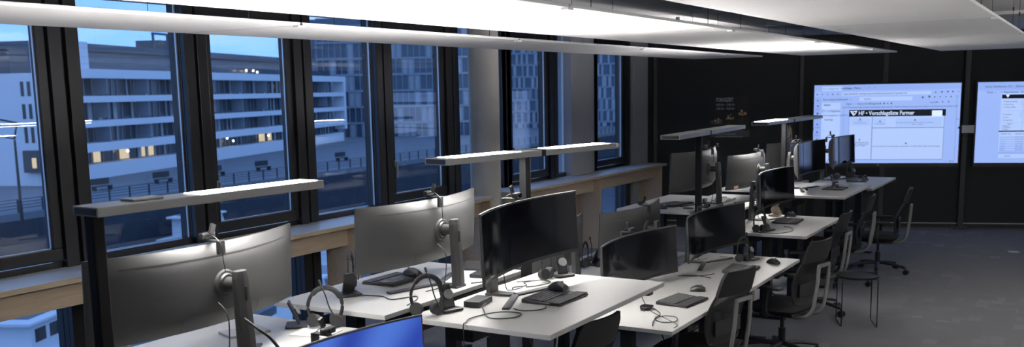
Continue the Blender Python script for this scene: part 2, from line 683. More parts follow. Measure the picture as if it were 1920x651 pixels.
# -------------------------------------------------- wooden window ledges
def ledge(name_label, y0, y1, ups):
    t = thing('window_ledge', name_label, 'window ledge', (-5.81, y0, 0), group='birch ledges under the windows')
    L = y1 - y0
    MB().b2((-0.24, 0, 0.945), (0.19, L, 0.98)).build('top_board', 'wood_birch', t, bevel=0.003)
    MB().b2((-0.239, 0.001, 0.9802), (0.188, L - 0.001, 0.9812)).build('sky_sheen_sheet', 'sky_sheen_white', t)  # thin sheet added over the wood, sky reflection put into its colour
    MB().b2((0.06, 0.0, 0.775), (0.082, L, 0.9445)).build('fascia', 'wood_birch', t, bevel=0.002)
    for u in ups:
        MB().b2((-0.18, u - y0 - 0.017, 0.0), (0.186, u - y0 + 0.017, 0.9445)).build('upright', 'wood_birch', t, bevel=0.002)
    return t


ledge('birch window ledge on uprights, running along the near windows up to the round concrete column', 1.0, 9.02, (1.9, 4.25, 6.72, 8.98))
ledge('birch window ledge on uprights, running from the round concrete column to the dark far wall', 9.5, 14.1, (9.54, 11.76, 13.9))

# ---------------------------------------------------- suspended ceiling sails
ROWS = [(-5.05, -4.04, 'in the row nearest the windows'), (-3.5, -2.27, 'in the middle row above the desks'), (-1.75, -0.57, 'in the row over the aisle')]
SEAM = [-0.68, 1.86, 4.4, 6.94, 9.48, 12.02, 13.68]
ORD = ['first from the far wall', 'second from the far wall', 'third from the far wall', 'fourth from the far wall', 'fifth from the far wall', 'sixth from the far wall']
ZP = 2.53
for r, (x0, x1, where) in enumerate(ROWS):
    for k in range(6):
        y0, y1 = SEAM[k] + 0.010, SEAM[k + 1] - 0.010
        t = thing('ceiling_sail', 'white ceiling sail %s, %s' % (where, ORD[5 - k]), 'ceiling panel', (x0, y0, ZP), group='white ceiling sails')
        MB().b2((0, 0, 0), (x1 - x0, y1 - y0, 0.018)).build('panel', 'ceiling_white', t, bevel=0.004)
        for yy in (0.35, y1 - y0 - 0.35):
            for xx in (0.12, x1 - x0 - 0.06):
                w = MB()
                w.cyl((xx, yy, 0.0185), (xx, yy, CEIL - ZP - 0.001), 0.002, seg=6)
                w.cyl((xx, yy, 0.17), (xx, yy, 0.2), 0.006, seg=8)
                w.build('hanger_wire', 'black_metal', t)
        # joint cover at the seam
        if k < 5:
            MB().b2((x1 - x0 - 0.03, y1 - y0 - 0.03, -0.012), (x1 - x0 + 0.01, y1 - y0 + 0.03, -0.0005)).build('joint_clip', 'white_plastic', t)
p = Vector((-3.75, 9.6, 0))
t = thing('ceiling_spotlight', 'small white ceiling spotlight in the gap beside the middle row of sails', 'light', (-3.68, 9.5, 2.78))
MB().cyl((0, 0, 0.0), (0, 0, 0.05), 0.02).build('stem', 'white_plastic', t)
MB().cyl((-0.06, -0.02, -0.03), (0.08, 0.03, -0.045), 0.045, seg=24).build('housing', 'white_plastic', t, bevel=0.006, smooth=40)
MB().cyl((0.081, 0.0304, -0.0451), (0.086, 0.032, -0.0456), 0.04, seg=24).build('lens', 'chrome', t)


# ================================================================ desks
def desk(label, x0, x1, y0, y1, z, group):
    t = thing('standing_desk', label, 'desk', ((x0 + x1) / 2, (y0 + y1) / 2, 0), group=group)
    w, l = (x1 - x0) / 2, (y1 - y0) / 2
    MB().b2((-w, -l, z - 0.026), (w, l, z)).build('tabletop', 'desk_white', t, bevel=0.003)
    for s in (-1, 1):
        m = MB()
        m.b2((-0.04, s * (l - 0.22) - 0.035, 0.03), (0.04, s * (l - 0.22) + 0.035, z - 0.06))
        m.b2((-0.048, s * (l - 0.22) - 0.042, 0.03), (0.048, s * (l - 0.22) + 0.042, 0.5))
        m.build('leg', 'black_metal', t, bevel=0.003)
        m = MB()
        m.b2((-w + 0.22, s * (l - 0.22) - 0.035, 0.004), (w - 0.22, s * (l - 0.22) + 0.035, 0.03))
        for e in (-1, 1):
            m.cyl((e * (w - 0.25), s * (l - 0.22), 0.0), (e * (w - 0.25), s * (l - 0.22), 0.004), 0.02)
        m.build('foot', 'black_metal', t, bevel=0.004)
        MB().b2((-w + 0.1, s * (l - 0.22) - 0.03, z - 0.06), (w - 0.1, s * (l - 0.22) + 0.03, z - 0.0265)).build('bracket', 'black_metal', t)
    MB().b2((-0.05, -l + 0.22, z - 0.075), (0.05, l - 0.22, z - 0.035)).build('crossbar', 'black_metal', t)
    inner = -1 if group.startswith('aisle') else 1
    cx = inner * (w - 0.13)
    m = MB()
    m.b2((cx - 0.08, -0.42, z - 0.17), (cx + 0.08, 0.42, z - 0.16)).b2((cx - 0.08, -0.42, z - 0.16), (cx - 0.075, 0.42, z - 0.05)).b2((cx + 0.075, -0.42, z - 0.16), (cx + 0.08, 0.42, z - 0.05))
    m.b2((cx - 0.08, -0.42, z - 0.16), (cx + 0.08, -0.415, z - 0.0265)).b2((cx - 0.08, 0.415, z - 0.16), (cx + 0.08, 0.42, z - 0.0265))
    m.build('cable_tray', 'black_metal', t)
    MB().box((-inner * (w - 0.06), l - 0.16, z - 0.0385), (0.09, 0.06, 0.022)).build('height_switch', 'black_plastic', t, bevel=0.003)
    return t


AG, WG = 'aisle side desks', 'window side desks'
F_D = {
    0: (-2.88, -2.08, 2.30, 3.70, 0.69, 'white desk under the curved monitor with the lit blue screen'),
    1: (-2.895, -2.081, 3.808, 5.193, 1.02, 'tall white desk in the foreground of the aisle row'),
    2: (-2.86, -2.09, 5.345, 6.765, 0.69, 'low white desk just beyond the tall foreground one, with a keyboard near its front edge'),
    3: (-2.86, -2.06, 6.775, 8.16, 0.685, 'low white desk with a headset standing on its right half'),
    4: (-2.92, -2.11, 8.55, 9.922, 0.82, 'white desk with a small tan figurine behind the monitor'),
    5: (-2.94, -2.135, 10.152, 11.535, 1.0, 'tall white desk with a square black pad under a headset stand'),
    6: (-2.92, -2.12, 11.547, 13.041, 0.955, 'white desk nearest the wall screens, last of the aisle row'),
}
for k, (x0, x1, y0, y1, z, lb) in F_D.items():
    desk(lb, x0, x1, y0, y1, z, AG)
W_D = {
    0: (-3.85, -3.03, 2.30, 3.692, 0.964, 'white desk in the left foreground under the large grey monitor back'),
    1: (-3.74, -2.99, 3.752, 5.12, 1.03, 'white window-side desk with a mouse lying on its keyboard'),
    2: (-3.74, -2.99, 5.18, 6.56, 0.70, 'low white window-side desk hidden behind the tall foreground monitor'),
    7: (-3.74, -2.99, 6.62, 8.02, 0.70, 'low white window-side desk behind the two low monitors, a keyboard at its near end'),
    3: (-3.74, -3.035, 8.15, 9.46, 1.036, 'tall white window-side desk with two round coasters near its edge'),
    4: (-3.74, -3.035, 9.52, 10.90, 0.90, 'white window-side desk under the monitor back with a pink sticker'),
    5: (-3.74, -3.035, 10.96, 12.36, 0.95, 'white window-side desk farthest along the row'),
}
for k, (x0, x1, y0, y1, z, lb) in W_D.items():
    desk(lb, x0, x1, y0, y1, z, WG)

# ============================================================== monitors
MW, MH, MR = 1.165, 0.358, 1.75
A_ = math.asin(MW / 2 / MR)
XC = MR * math.cos(A_)


def arc(a, off=0.0):
    """point of the curved screen plane in plan: the corners lie on x = 0, the middle is set back"""
    return (-(MR * math.cos(a) - XC) - off * math.cos(a), MR * math.sin(a) + off * math.sin(a))


def make_monitor(label, zc, lit=False, logo=True):
    """local +x is the side the screen faces; zc is the panel centre above the table"""
    t = thing('curved_monitor', label, 'monitor', group=None)
    NA, NV_ = 29, 9
    tilt = Matrix.Translation((-0.09, 0, zc)) @ Matrix.Rotation(R(-2.5), 4, 'Y')
    sh = lambda p: tilt @ Vector((p[0] + 0.09, p[1], p[2]))
    al = [-A_ + 2 * A_ * i / (NA - 1) for i in range(NA)]
    vl = [-1 + 2 * j / (NV_ - 1) for j in range(NV_)]

    def thick(a, v):
        u = a / A_
        return 0.012 + 0.046 * (1 - abs(u) ** 2.4) ** 0.7 * (1 - abs(v) ** 4) ** 0.6

    def back(a, v, extra=0.0):
        x, y = arc(a, thick(a, v) + extra)
        return sh((x, y, v * MH / 2))

    front = [[sh((*arc(a), v * MH / 2)) for a in al] for v in vl]
    bk = [[back(a, v) for a in al] for v in vl]
    MB().grid_solid(front, bk).build('shell', 'shell_grey', t, smooth=50)
    # glossy screen just in front of the shell, inside a thin bezel
    ai = [a * 0.986 for a in al]
    f2 = [[sh((*arc(a, -0.0025), z)) for a in ai] for z in (-MH / 2 + 0.020, MH / 2 - 0.009)]
    b2 = [[sh((*arc(a, -0.0005), z)) for a in ai] for z in (-MH / 2 + 0.020, MH / 2 - 0.009)]
    MB().grid_solid(f2, b2).build('screen', 'screen_blue' if lit else 'screen_black', t, smooth=50)
    f3 = [[sh((*arc(a, -0.002), z)) for a in al] for z in (-MH / 2 + 0.001, -MH / 2 + 0.018)]
    b3 = [[sh((*arc(a, -0.0004), z)) for a in al] for z in (-MH / 2 + 0.001, -MH / 2 + 0.018)]
    MB().grid_solid(f3, b3).build('lower_bezel', 'black_plastic', t, smooth=50)
    # groove and cover seam on the back
    g = MB()
    gl = [a for a in al if abs(a) < 0.80 * A_]
    g.grid_solid([[back(a, v, 0.0012) for a in gl] for v in (0.73, 0.762)], [[back(a, v, 0.0002) for a in gl] for v in (0.73, 0.762)])
    g.build('groove', 'shell_line', t)
    g = MB()
    cl = [a for a in al if abs(a) < 0.36 * A_]
    g.grid_solid([[back(a, v, 0.001) for a in cl] for v in (-0.60, -0.594)], [[back(a, v, 0.0002) for a in cl] for v in (-0.60, -0.594)])
    for s in (-1, 1):
        a0, a1 = s * 0.36 * A_, s * 0.364 * A_
        g.grid_solid([[back(a, v, 0.001) for a in (a0, a1)] for v in (-0.93, -0.75, -0.597)], [[back(a, v, 0.0002) for a in (a0, a1)] for v in (-0.93, -0.75, -0.597)])
    g.build('cover_seam', 'shell_line', t)
    if logo:
        def pl(u, v):
            a = u / MR
            x, y = arc(a, thick(a, v / (MH / 2)) + 0.0012)
            n_ = Vector((-math.cos(a), math.sin(a), 0))
            e1 = Vector((0, 0, 1)).cross(n_)
            mm = Matrix((e1, Vector((0, 0, 1)), n_)).transposed().to_4x4()
            return Matrix.Translation(sh((x, y, v))) @ mm
        w = ['S', 'A', 'M', 'S', 'U', 'N', 'G']
        text_mesh([(ch, 0.336 - 0.0155 * i, -0.005, 0.021, 'CENTER') for i, ch in enumerate(w)], 'logo', 'shell_line', t, pl)
    # hinge: ring on the back and a ball arm
    c0 = back(0, 0.0)
    xb = c0.x
    h = MB()
    h.cyl((xb - 0.012, 0, zc + 0.005), (xb + 0.012, 0, zc + 0.005), 0.058, 0.066, seg=32)
    h.build('hinge_ring', 'shell_grey', t, bevel=0.004, smooth=40)
    h = MB()
    h.cyl((xb - 0.02, 0, zc + 0.005), (xb - 0.011, 0, zc + 0.005), 0.04, 0.046, seg=24)
    h.build('hinge_cap', 'black_plastic', t, smooth=40)
    h = MB()
    h.cyl((xb - 0.078, 0, zc + 0.005), (xb - 0.015, 0, zc + 0.005), 0.026, 0.03, seg=20)
    h.build('hinge_arm', 'stand_grey', t, smooth=40)
    # tapered flat neck, leaning a little
    n_ = MB()
    zt = zc + 0.068
    xt, x0 = xb - 0.092, xb - 0.108
    xs = [(x0, 0.0, 0.046), (x0 + 0.002, 0.25, 0.043), (xt, 0.92, 0.036), (xt + 0.003, 1.0, 0.030)]
    fr = [[(x + 0.017, sx * w, 0.012 + f * (zt - 0.012)) for sx in (-1, 0, 1)] for x, f, w in xs]
    for row in fr:
        row[1] = (row[1][0] - 0.0, 0, row[1][2])
    br = [[(x - 0.014 - (0.006 if k == 1 else 0), sx * w, 0.012 + f * (zt - 0.012)) for k, sx in enumerate((-1, 0, 1))] for x, f, w in xs]
    n_.grid_solid(fr, br).build('neck', 'stand_grey', t, bevel=0.004)
    MB().box((xb - 0.122, 0, zc - 0.03), (0.006, 0.008, 0.06)).build('neck_slot', 'black_plastic', t)
    # Y-shaped foot: neck plate, joint, two long toes
    f = MB()
    f.prism([(x0 - 0.02, -0.05), (x0 + 0.05, -0.04), (x0 + 0.13, -0.03), (x0 + 0.13, 0.03), (x0 + 0.05, 0.04), (x0 - 0.02, 0.05)], 0.001, 0.014)
    f.build('foot_plate', 'stand_grey', t, bevel=0.003)
    for s in (-1, 1):
        q = MB()
        q.prism([(x0 + 0.105, -0.028 * s), (x0 + 0.135, 0.03 * s), (x0 + 0.235, 0.34 * s), (x0 + 0.27, 0.32 * s), (x0 + 0.16, -0.01 * s)][::s], 0.001, 0.0125)
        q.build('toe', 'stand_grey', t, bevel=0.003)
    # power lead from the back down to the foot
    c = MB()
    c.tube([(xb - 0.005, 0.05, zc - 0.07), (xb - 0.05, 0.05, zc - 0.11), (xb - 0.07, 0.06, zc * 0.5), (xb - 0.055, 0.065, 0.03), (xb - 0.04, 0.1, 0.008), (xb - 0.02, 0.2, 0.006)], 0.0028)
    c.build('lead', 'black_plastic', t)
    return t


MON = {}
FG, WGm = 'curved monitors on the aisle desks', 'curved monitors on the window desks'


def place_monitor(key, label, x, y, zc, yaw, deskz, group, lit=False):
    # x, y is the middle of the line between the screen's two side edges
    t = make_monitor(label, zc - deskz, lit)
    rz = yaw if group == FG else PI + yaw
    t.location = (x, y, deskz)
    t.rotation_euler = (0, 0, rz)
    t['group'] = group
    MON[key] = t
    return t


def sc(x, y, z, s):
    return (x * s, y * s, 2.13 + (z - 2.13) * s)


mons = [
    ('F0', (-2.643, 3.002, 0.925), 1.0, -1.5, 0.69, 'curved monitor with a lit blue screen, cut by the bottom of the photo'),
    ('F1', (-2.579, 4.56, 1.349), 0.985, 4.0, 1.02, 'big black curved monitor on the tall foreground desk, a webcam on its top edge'),
    ('F2', (-2.757, 6.459, 0.891), 0.97, -3.0, 0.69, 'black curved monitor set very low, its foot hidden behind the tall desk edge'),
    ('F3', (-2.683, 7.907, 0.916), 0.965, -4.0, 0.685, 'black curved monitor on the low desk with a headset standing at its right end'),
    ('F4', (-2.696, 9.757, 1.101), 0.965, 0.0, 0.82, 'black curved monitor reflecting lamp light, above the small tan figurine'),
    ('F5', (-2.688, 11.093, 1.316), 0.972, 0.0, 1.0, 'curved monitor above the headset stand on a square pad'),
    ('F6', (-2.746, 12.987, 1.275), 0.955, 0.0, 0.955, 'farthest curved monitor of the aisle row, standing against the lit wall screen'),
    ('W0', (-3.374, 2.931, 1.318), 0.985, 2.0, 0.964, 'largest grey monitor back, in the left foreground behind the first bar lamp post'),
    ('W1', (-3.367, 4.571, 1.341), 0.985, 1.0, 1.03, 'grey monitor back with webcam, on the desk with the keyboard and mouse'),
    ('W2', (-3.45, 6.25, 0.985), 1.0, 0.0, 0.70, 'monitor mostly hidden behind the big black one, only its end and neck showing'),
    ('W7', (-3.43, 7.745, 0.934), 0.968, -1.0, 0.70, 'low grey monitor back standing behind the lowest black monitor'),
    ('W3', (-3.342, 9.05, 1.343), 0.975, 0.0, 1.036, 'dark grey monitor back right behind the second bar lamp post'),
    ('W4', (-3.322, 10.632, 1.216), 0.975, -1.0, 0.90, 'grey monitor back with a pink sticker at its lower corner'),
    ('W5', (-3.36, 12.16, 1.262), 1.0, 0.0, 0.95, 'dark monitor back behind the farthest bar lamp post'),
]
MP = {}
for key, pos, s, yw, dz, lb in mons:
    x, y, z = sc(*pos, s)
    if key == 'F0':
        x, y, z = pos
    place_monitor(key, lb, x, y, z, R(yw), dz, FG if key[0] == 'F' else WGm, key == 'F0')
    MP[key] = (x, y, z, dz, R(yw))
# sticker on the fourth window-side monitor back (a part of it)
st = MB().box((0, 0, 0), (0.0012, 0.075, 0.03)).build('sticker', 'pink_light', MON['W4'])
xx, yy = arc(A_ * 0.8, 0.0268)
st.location = (xx - 0.0115, yy, MP['W4'][2] - MP['W4'][3] - MH / 2 + 0.03)
st.rotation_euler = (0, 0, -A_ * 0.8)
tag(st, 'pink sticker')


# ------------------------------------------------------------- webcams
def make_webcam():
    t = thing('webcam', None, 'webcam', group='clip-on webcams')
    MB().box((0.012, 0, 0.032), (0.03, 0.075, 0.028)).build('body', 'black_plastic', t, bevel=0.007, seg=3)
    MB().cyl((0.0275, 0.0, 0.032), (0.032, 0.0, 0.032), 0.011, seg=20).build('lens', 'screen_black', t)
    m = MB()
    m.box((-0.022, 0, 0.012), (0.09, 0.03, 0.008)).box((-0.064, 0, -0.014), (0.016, 0.04, 0.06))
    m.build('clip', 'black_plastic', t, bevel=0.003)
    m = MB()
    m.tube([(-0.002, 0.01, 0.034), (-0.04, 0.015, 0.034), (-0.076, 0.01, 0.0), (-0.078, 0.004, -0.06), (-0.072, -0.01, -0.12)], 0.0022)
    m.build('cord', 'black_plastic', t)
    return t


wc0 = make_webcam()
first = True


def webcam(key, label, yoff=0.0, privacy=None, dy=0.0, turn=0.0):
    global first
    x, y, z, dz, yw = MP[key]
    s = 1 if key[0] == 'F' else -1
    a = yoff / MR
    lx, ly = arc(a, 0.014)
    rz = yw if s == 1 else PI + yw
    p = Matrix.Rotation(rz, 3, 'Z') @ Vector((lx, ly, 0))
    loc = (x + p.x, y + p.y, z + MH / 2 + 0.0015)
    if first:
        first = False
        wc0.location = loc
        wc0.rotation_euler = (0, 0, rz + turn)
        wc0['label'] = label
        t = wc0
    else:
        t = dup(wc0, loc, rz + turn, label)
    if privacy:
        MB().box((-0.02, 0.0, 0.062), (0.012, 0.022, 0.045), Matrix.Rotation(R(25), 3, 'X')).build('lens_flap', 'black_plastic', t)
    return t


webcam('F1', 'black webcam clipped on the big black monitor of the tall foreground desk', 0.0, True)
webcam('F0', 'blurred webcam above the lit blue screen', 0.05)
webcam('F2', 'pale webcam on the lowest black monitor', 0.03)
webcam('F3', 'webcam on the monitor in front of the second bar lamp post', 0.0)
webcam('F5', 'webcam with a raised flap on the monitor beside the pad headset stand', -0.3, True)
webcam('F6', 'webcam at the near end of the farthest aisle monitor', -0.4, True)
webcam('W0', 'webcam clipped on the largest grey monitor back', 0.03)
webcam('W1', 'webcam clipped on the grey monitor above the mouse and keyboard', 0.03, True)
webcam('W7', 'webcam on the low grey monitor behind the lowest black one', 0.0, True)
webcam('W3', 'webcam with upright flap on the monitor behind the second bar lamp post', -0.05, True)
webcam('W4', 'webcam with upright flap on the monitor with the pink sticker', -0.05, True)
webcam('W5', 'webcam on the monitor behind the farthest bar lamp post', 0.0, True)


# ============================================================ bar lamps
def lamp(label, px0, px1, wid, postf, deskz, leds, thick=0.036, zt=1.73, twin=True, cap=False):
    """px0, px1: near long edge of the bar's top; wid: bar width; leds: lit stretches (fractions of the length)"""
    a, b = on(*px0, zt), on(*px1, zt)
    d = (b - a)
    L = d.length
    rz = math.atan2(d.y, d.x) - PI / 2
    q = Matrix.Rotation(rz, 3, 'Z')
    side = q @ Vector((-1, 0, 0))
    mid = a + d * postf + side * (wid / 2)
    t = thing('bar_lamp', label, 'lamp', (mid.x, mid.y, 0), rz, group='bar lamps between the desk rows')
    y0, y1 = -L * postf, L * (1 - postf)
    MB().b2((-wid / 2, y0, zt - thick), (wid / 2, y1, zt)).build('lamp_head', 'lamp_grey', t, bevel=0.003)
    MB().b2((-wid / 2 + 0.012, y0 - 0.0015, zt - thick + 0.006), (wid / 2 - 0.012, y0 - 0.0002, zt - 0.005)).build('end_cap', 'frame_black', t)
    m = MB()
    m.b2((-0.026, -0.026, 0.021), (0.026, 0.026, zt - thick - 0.0005))
    m.build('post', 'lamp_dark', t, bevel=0.006)
    m = MB()
    m.b2((-0.045, -0.28, 0.0), (0.045, 0.28, 0.02))
    m.build('base', 'lamp_dark', t, bevel=0.004)
    for f0, f1 in leds:
        MB().b2((-wid / 2 + 0.02, y0 + L * f0, zt + 0.0004), (wid / 2 - 0.02, y0 + L * f1, zt + 0.0012)).build('light_panel', 'led_lit', t)
        MB().b2((-wid / 2 + 0.02, y0 + L * f0, zt - thick - 0.0009), (wid / 2 - 0.02, y0 + L * f1, zt - thick - 0.0004)).build('lower_light_panel', 'led_down', t)
    if twin:
        MB().b2((-wid / 2 - 0.001, 0.06, zt - thick - 0.001), (wid / 2 + 0.001, 0.1, zt + 0.001)).build('joint_band', 'lamp_dark', t)
    else:
        MB().b2((-0.05, y0 + 0.18, zt + 0.0005), (0.03, y0 + 0.32, zt + 0.010)).build('sensor', 'lamp_grey', t, bevel=0.003)
    if cap:
        MB().b2((-wid / 2 - 0.002, y1, zt - thick - 0.001), (wid / 2 + 0.002, y1 + 0.04, zt + 0.001)).build('chrome_cap', 'chrome', t, bevel=0.012)
    return t


lamp('bar lamp in the left foreground, its right half glowing on top', (182, 390), (607, 338), 0.15, 0.03, 0.96, [(0.42, 0.98)], twin=False, zt=1.742)
lamp('long bar lamp in front of the round concrete column, lit along its top', (838, 298.5), (1156, 268.5), 0.17, 0.47, 1.0, [(0.05, 0.40), (0.6, 0.97)], cap=True, zt=1.772)
lamp('unlit grey bar lamp in front of the dark poster', (1276, 254), (1398, 234.5), 0.17, 0.38, 0.69, [], zt=1.749)
lamp('farthest bar lamp beside the wall screen, only its left half glowing', (1441, 229), (1543, 216), 0.18, 0.40, 0.9, [(0.02, 0.35)], zt=1.761)

# bar lamps added out of view on the right to brighten aisle and floor
for k_, (y_, w_) in enumerate(((2.6, 'near'), (6.2, 'middle'), (9.8, 'far'))):
    zt_ = 1.75
    t = thing('bar_lamp', 'added fill lamp shaped as a lit bar, out of view on the right, the %s one' % w_, 'lamp', (2.5, y_, 0), group='added fill lamps out of view')
    MB().b2((-0.085, -1.0, zt_ - 0.036), (0.085, 1.0, zt_)).build('lamp_head', 'lamp_grey', t, bevel=0.003)
    MB().b2((-0.026, -0.026, 0.021), (0.026, 0.026, zt_ - 0.0365)).build('post', 'lamp_dark', t, bevel=0.006)
    MB().b2((-0.045, -0.28, 0), (0.045, 0.28, 0.02)).build('base', 'lamp_dark', t, bevel=0.004)
    for y0_, y1_ in ((-0.9, -0.12), (0.12, 0.9)):
        MB().b2((-0.065, y0_, zt_ + 0.0005), (0.065, y1_, zt_ + 0.003)).build('light_panel', 'led_lit', t)
        MB().b2((-0.065, y0_, zt_ - 0.039), (0.065, y1_, zt_ - 0.0365)).build('lower_light_panel', 'led_down', t)

# =============================================================== chairs
def make_chair():
    t = thing('office_chair', None, 'chair', group='office chairs at the aisle desks')
    # seat: a rounded cushion, front edge towards +x
    S = MB()
    nu, nv = 9, 9
    top, bot = [], []
    for j in range(nv):
        v = -1 + 2 * j / (nv - 1)
        rt_, rb = [], []
        for i in range(nu):
            u = -1 + 2 * i / (nu - 1)
            # squircle outline
            k = 1 - 0.10 * (abs(u) ** 4) * (abs(v) ** 2)
            x = 0.235 * u * (1 - 0.10 * v ** 4) + 0.02
            y = 0.245 * v * (1 - 0.12 * u ** 4)
            e = max(abs(u), abs(v)) ** 6
            z = 0.45 + 0.012 * (1 - u * u) * (1 - v * v) - 0.03 * e - (0.018 * max(0, u) ** 3)
            rt_.append((x, y, z))
            rb.append((x * 0.94, y * 0.94, 0.39 + 0.012 * e))
        top.append(rt_)
        bot.append(rb)
    S.grid_solid(top, bot).build('seat', 'seat_fabric', t, smooth=60)
    MB().b2((-0.17, -0.17, 0.365), (0.17, 0.17, 0.389)).build('seat_pan', 'black_plastic', t, bevel=0.012)

    # backrest: curved sheet, solid upper band, see-through mesh below
    def bx(f):
        # side profile: lumbar bulge forward, top leaning back
        return -0.215 - 0.085 * f - 0.04 * f * f + 0.035 * math.sin(PI * min(1, f * 1.5))

    def sheet(f0, f1, th, n, m_, name, mt):
        fr, bk = [], []
        for j in range(n):
            f = f0 + (f1 - f0) * j / (n - 1)
            z = 0.47 + 0.50 * f
            w = 0.185 + 0.02 * math.sin(PI * min(1.0, f)) - (0.05 * max(0, 0.12 - f) / 0.12) - 0.02 * max(0, f - 0.9) / 0.1
            rf, rb = [], []
            for i in range(m_):
                u = -1 + 2 * i / (m_ - 1)
                x = bx(f) + 0.03 * u * u
                rf.append((x + th / 2, w * u, z))
                rb.append((x - th / 2, w * u, z))
            fr.append(rf)
            bk.append(rb)
        return MB().grid_solid(fr, bk).build(name, mt, t, smooth=50)
    sheet(0.0, 0.66, 0.007, 14, 13, 'mesh_back', 'mesh_fabric')
    sheet(0.665, 1.0, 0.022, 8, 13, 'headband', 'seat_fabric')
    # rim tube round the mesh
    rim = []
    for s in (-1, 1):
        seq = [0.68, 0.5, 0.3, 0.1, 0.0] if s == -1 else [0.0, 0.1, 0.3, 0.5, 0.68]
        for f in seq:
            w = 0.185 + 0.02 * math.sin(PI * f) - (0.05 * max(0, 0.12 - f) / 0.12)
            rim.append((bx(f) + 0.03, s * w, 0.47 + 0.50 * f))
    MB().tube(rim, 0.009).build('back_rim', 'black_plastic', t, smooth=60)
    # lumbar pad
    MB().box((bx(0.22) - 0.012, 0, 0.58), (0.012, 0.30, 0.10)).build('lumbar_pad', 'black_plastic', t, bevel=0.005)
    # grey support: two flat uprights joined at the top and run forward under the seat
    for s in (-1, 1):
        pts = [(0.02, s * 0.075, 0.362), (-0.12, s * 0.085, 0.358), (-0.235, s * 0.095, 0.375), (-0.292, s * 0.09, 0.43), (-0.312, s * 0.088, 0.53), (-0.326, s * 0.086, 0.64), (-0.334, s * 0.084, 0.775)]
        MB().tube(pts, 0.0145, seg=8).build('back_upright', 'chair_grey', t, smooth=60)
    MB().bar((-0.334, -0.096, 0.775), (-0.334, 0.096, 0.775), 0.022, 0.028).build('back_bridge', 'chair_grey', t, bevel=0.005)
    MB().b2((-0.15, -0.07, 0.335), (0.12, 0.07, 0.3745)).build('mechanism', 'black_plastic', t, bevel=0.01)
    # armrests
    for s in (-1, 1):
        a = MB()
        a.tube([(0.0, s * 0.15, 0.385), (0.0, s * 0.25, 0.39), (0.0, s * 0.285, 0.43), (-0.005, s * 0.285, 0.50), (-0.01, s * 0.28, 0.592)], 0.021, seg=8)
        arm = a.build('armrest', 'black_plastic', t, smooth=60)
        MB().b2((-0.13, s * 0.275 - 0.042, 0.593), (0.12, s * 0.275 + 0.042, 0.618)).build('arm_pad', 'black_soft', arm, bevel=0.01)
    # gas column and five-star base with castors
    c = MB()
    c.cyl((0, 0, 0.11), (0, 0, 0.24), 0.028, seg=20)
    c.cyl((0, 0, 0.24), (0, 0, 0.34), 0.015, seg=16)
    c.build('gas_column', 'black_metal', t, smooth=40)
    for k in range(5):
        an = 2 * PI * k / 5 + 0.35
        d = Vector((math.cos(an), math.sin(an), 0))
        q = MB()
        q.tube([d * 0.02 + Vector((0, 0, 0.115)), d * 0.16 + Vector((0, 0, 0.108)), d * 0.315 + Vector((0, 0, 0.078))], [0.026, 0.022, 0.016], seg=8, flat=0.75)
        q.build('base_arm', 'black_plastic', t, smooth=60)
        e = Vector((-d.y, d.x, 0))
        w = MB()
        for s in (-1, 1):
            w.cyl(d * 0.325 + e * (0.006 * s) + Vector((0, 0, 0.029)), d * 0.325 + e * (0.024 * s) + Vector((0, 0, 0.029)), 0.029, seg=20)
        w.cyl(d * 0.318 + Vector((0, 0, 0.03)), d * 0.318 + Vector((0, 0, 0.075)), 0.008)
        w.build('castor', 'black_plastic', t, smooth=40)
    return t


ch0 = make_chair()
chairs = [
    ((-2.43, 4.48), 172, 'black office chair pushed under the tall foreground desk, only its top showing'),
    ((-2.20, 6.12), 166, 'grey-framed mesh chair in front of the low desk with the nearest keyboard'),
    ((-2.03, 7.54), 168, 'grey-framed mesh chair at the low desk with the headset, standing beside the wire table'),
    ((-2.22, 9.22), 178, 'mesh chair at the desk with the figurine, beyond the wire side table'),
    ((-2.28, 10.72), 184, 'slim mesh chair in front of the brown woven bin'),
    ((-2.04, 11.55), 186, 'farthest mesh chair, turned in profile before the dark far wall'),
]
for i, ((x, y), deg, lb) in enumerate(chairs):
    if i == 0:
        ch0.location = (x, y, 0)
        ch0.rotation_euler = (0, 0, R(deg))
        ch0['label'] = lb
    else:
        dup(ch0, (x, y, 0), R(deg), lb)
c = dup(ch0, (-4.2, 6.15, 0), R(10), 'dark chair on the window side, its back showing between the two foreground monitors')
c['group'] = 'chairs on the window side'


# ========================================================= desk equipment
def make_keyboard():
    t = thing('keyboard', None, 'keyboard', group='black keyboards')
    m = MB()
    m.prism([(-0.115, 0.001), (0.115, 0.001), (0.115, 0.009), (0.03, 0.013), (-0.115, 0.022), ], -0.165, 0.165, axis='y')
    m.build('body', 'black_plastic', t, bevel=0.003)
    k = MB()
    for r in range(6):
        x = -0.10 + r * 0.021
        n_ = 15
        for c in range(n_):
            if r == 5 and 4 <= c <= 8:
                continue
            k.box((x, -0.156 + 0.0203 * c + 0.014, 0.0212 - 0.0013 * r + 0.0022), (0.016, 0.0168, 0.005), Matrix.Rotation(R(3.5), 3, 'Y'))
        if r == 5:
            k.box((x, -0.156 + 0.0203 * 6 + 0.014, 0.0212 - 0.0013 * r + 0.0022), (0.016, 0.097, 0.005), Matrix.Rotation(R(3.5), 3, 'Y'))
    k.build('keys', 'key_dark', t, bevel=0.0015, seg=1)
    MB().b2((0.045, -0.162, 0.0132), (0.113, 0.162, 0.0168)).build('wrist_rest', 'black_soft', t, bevel=0.003)
    return t


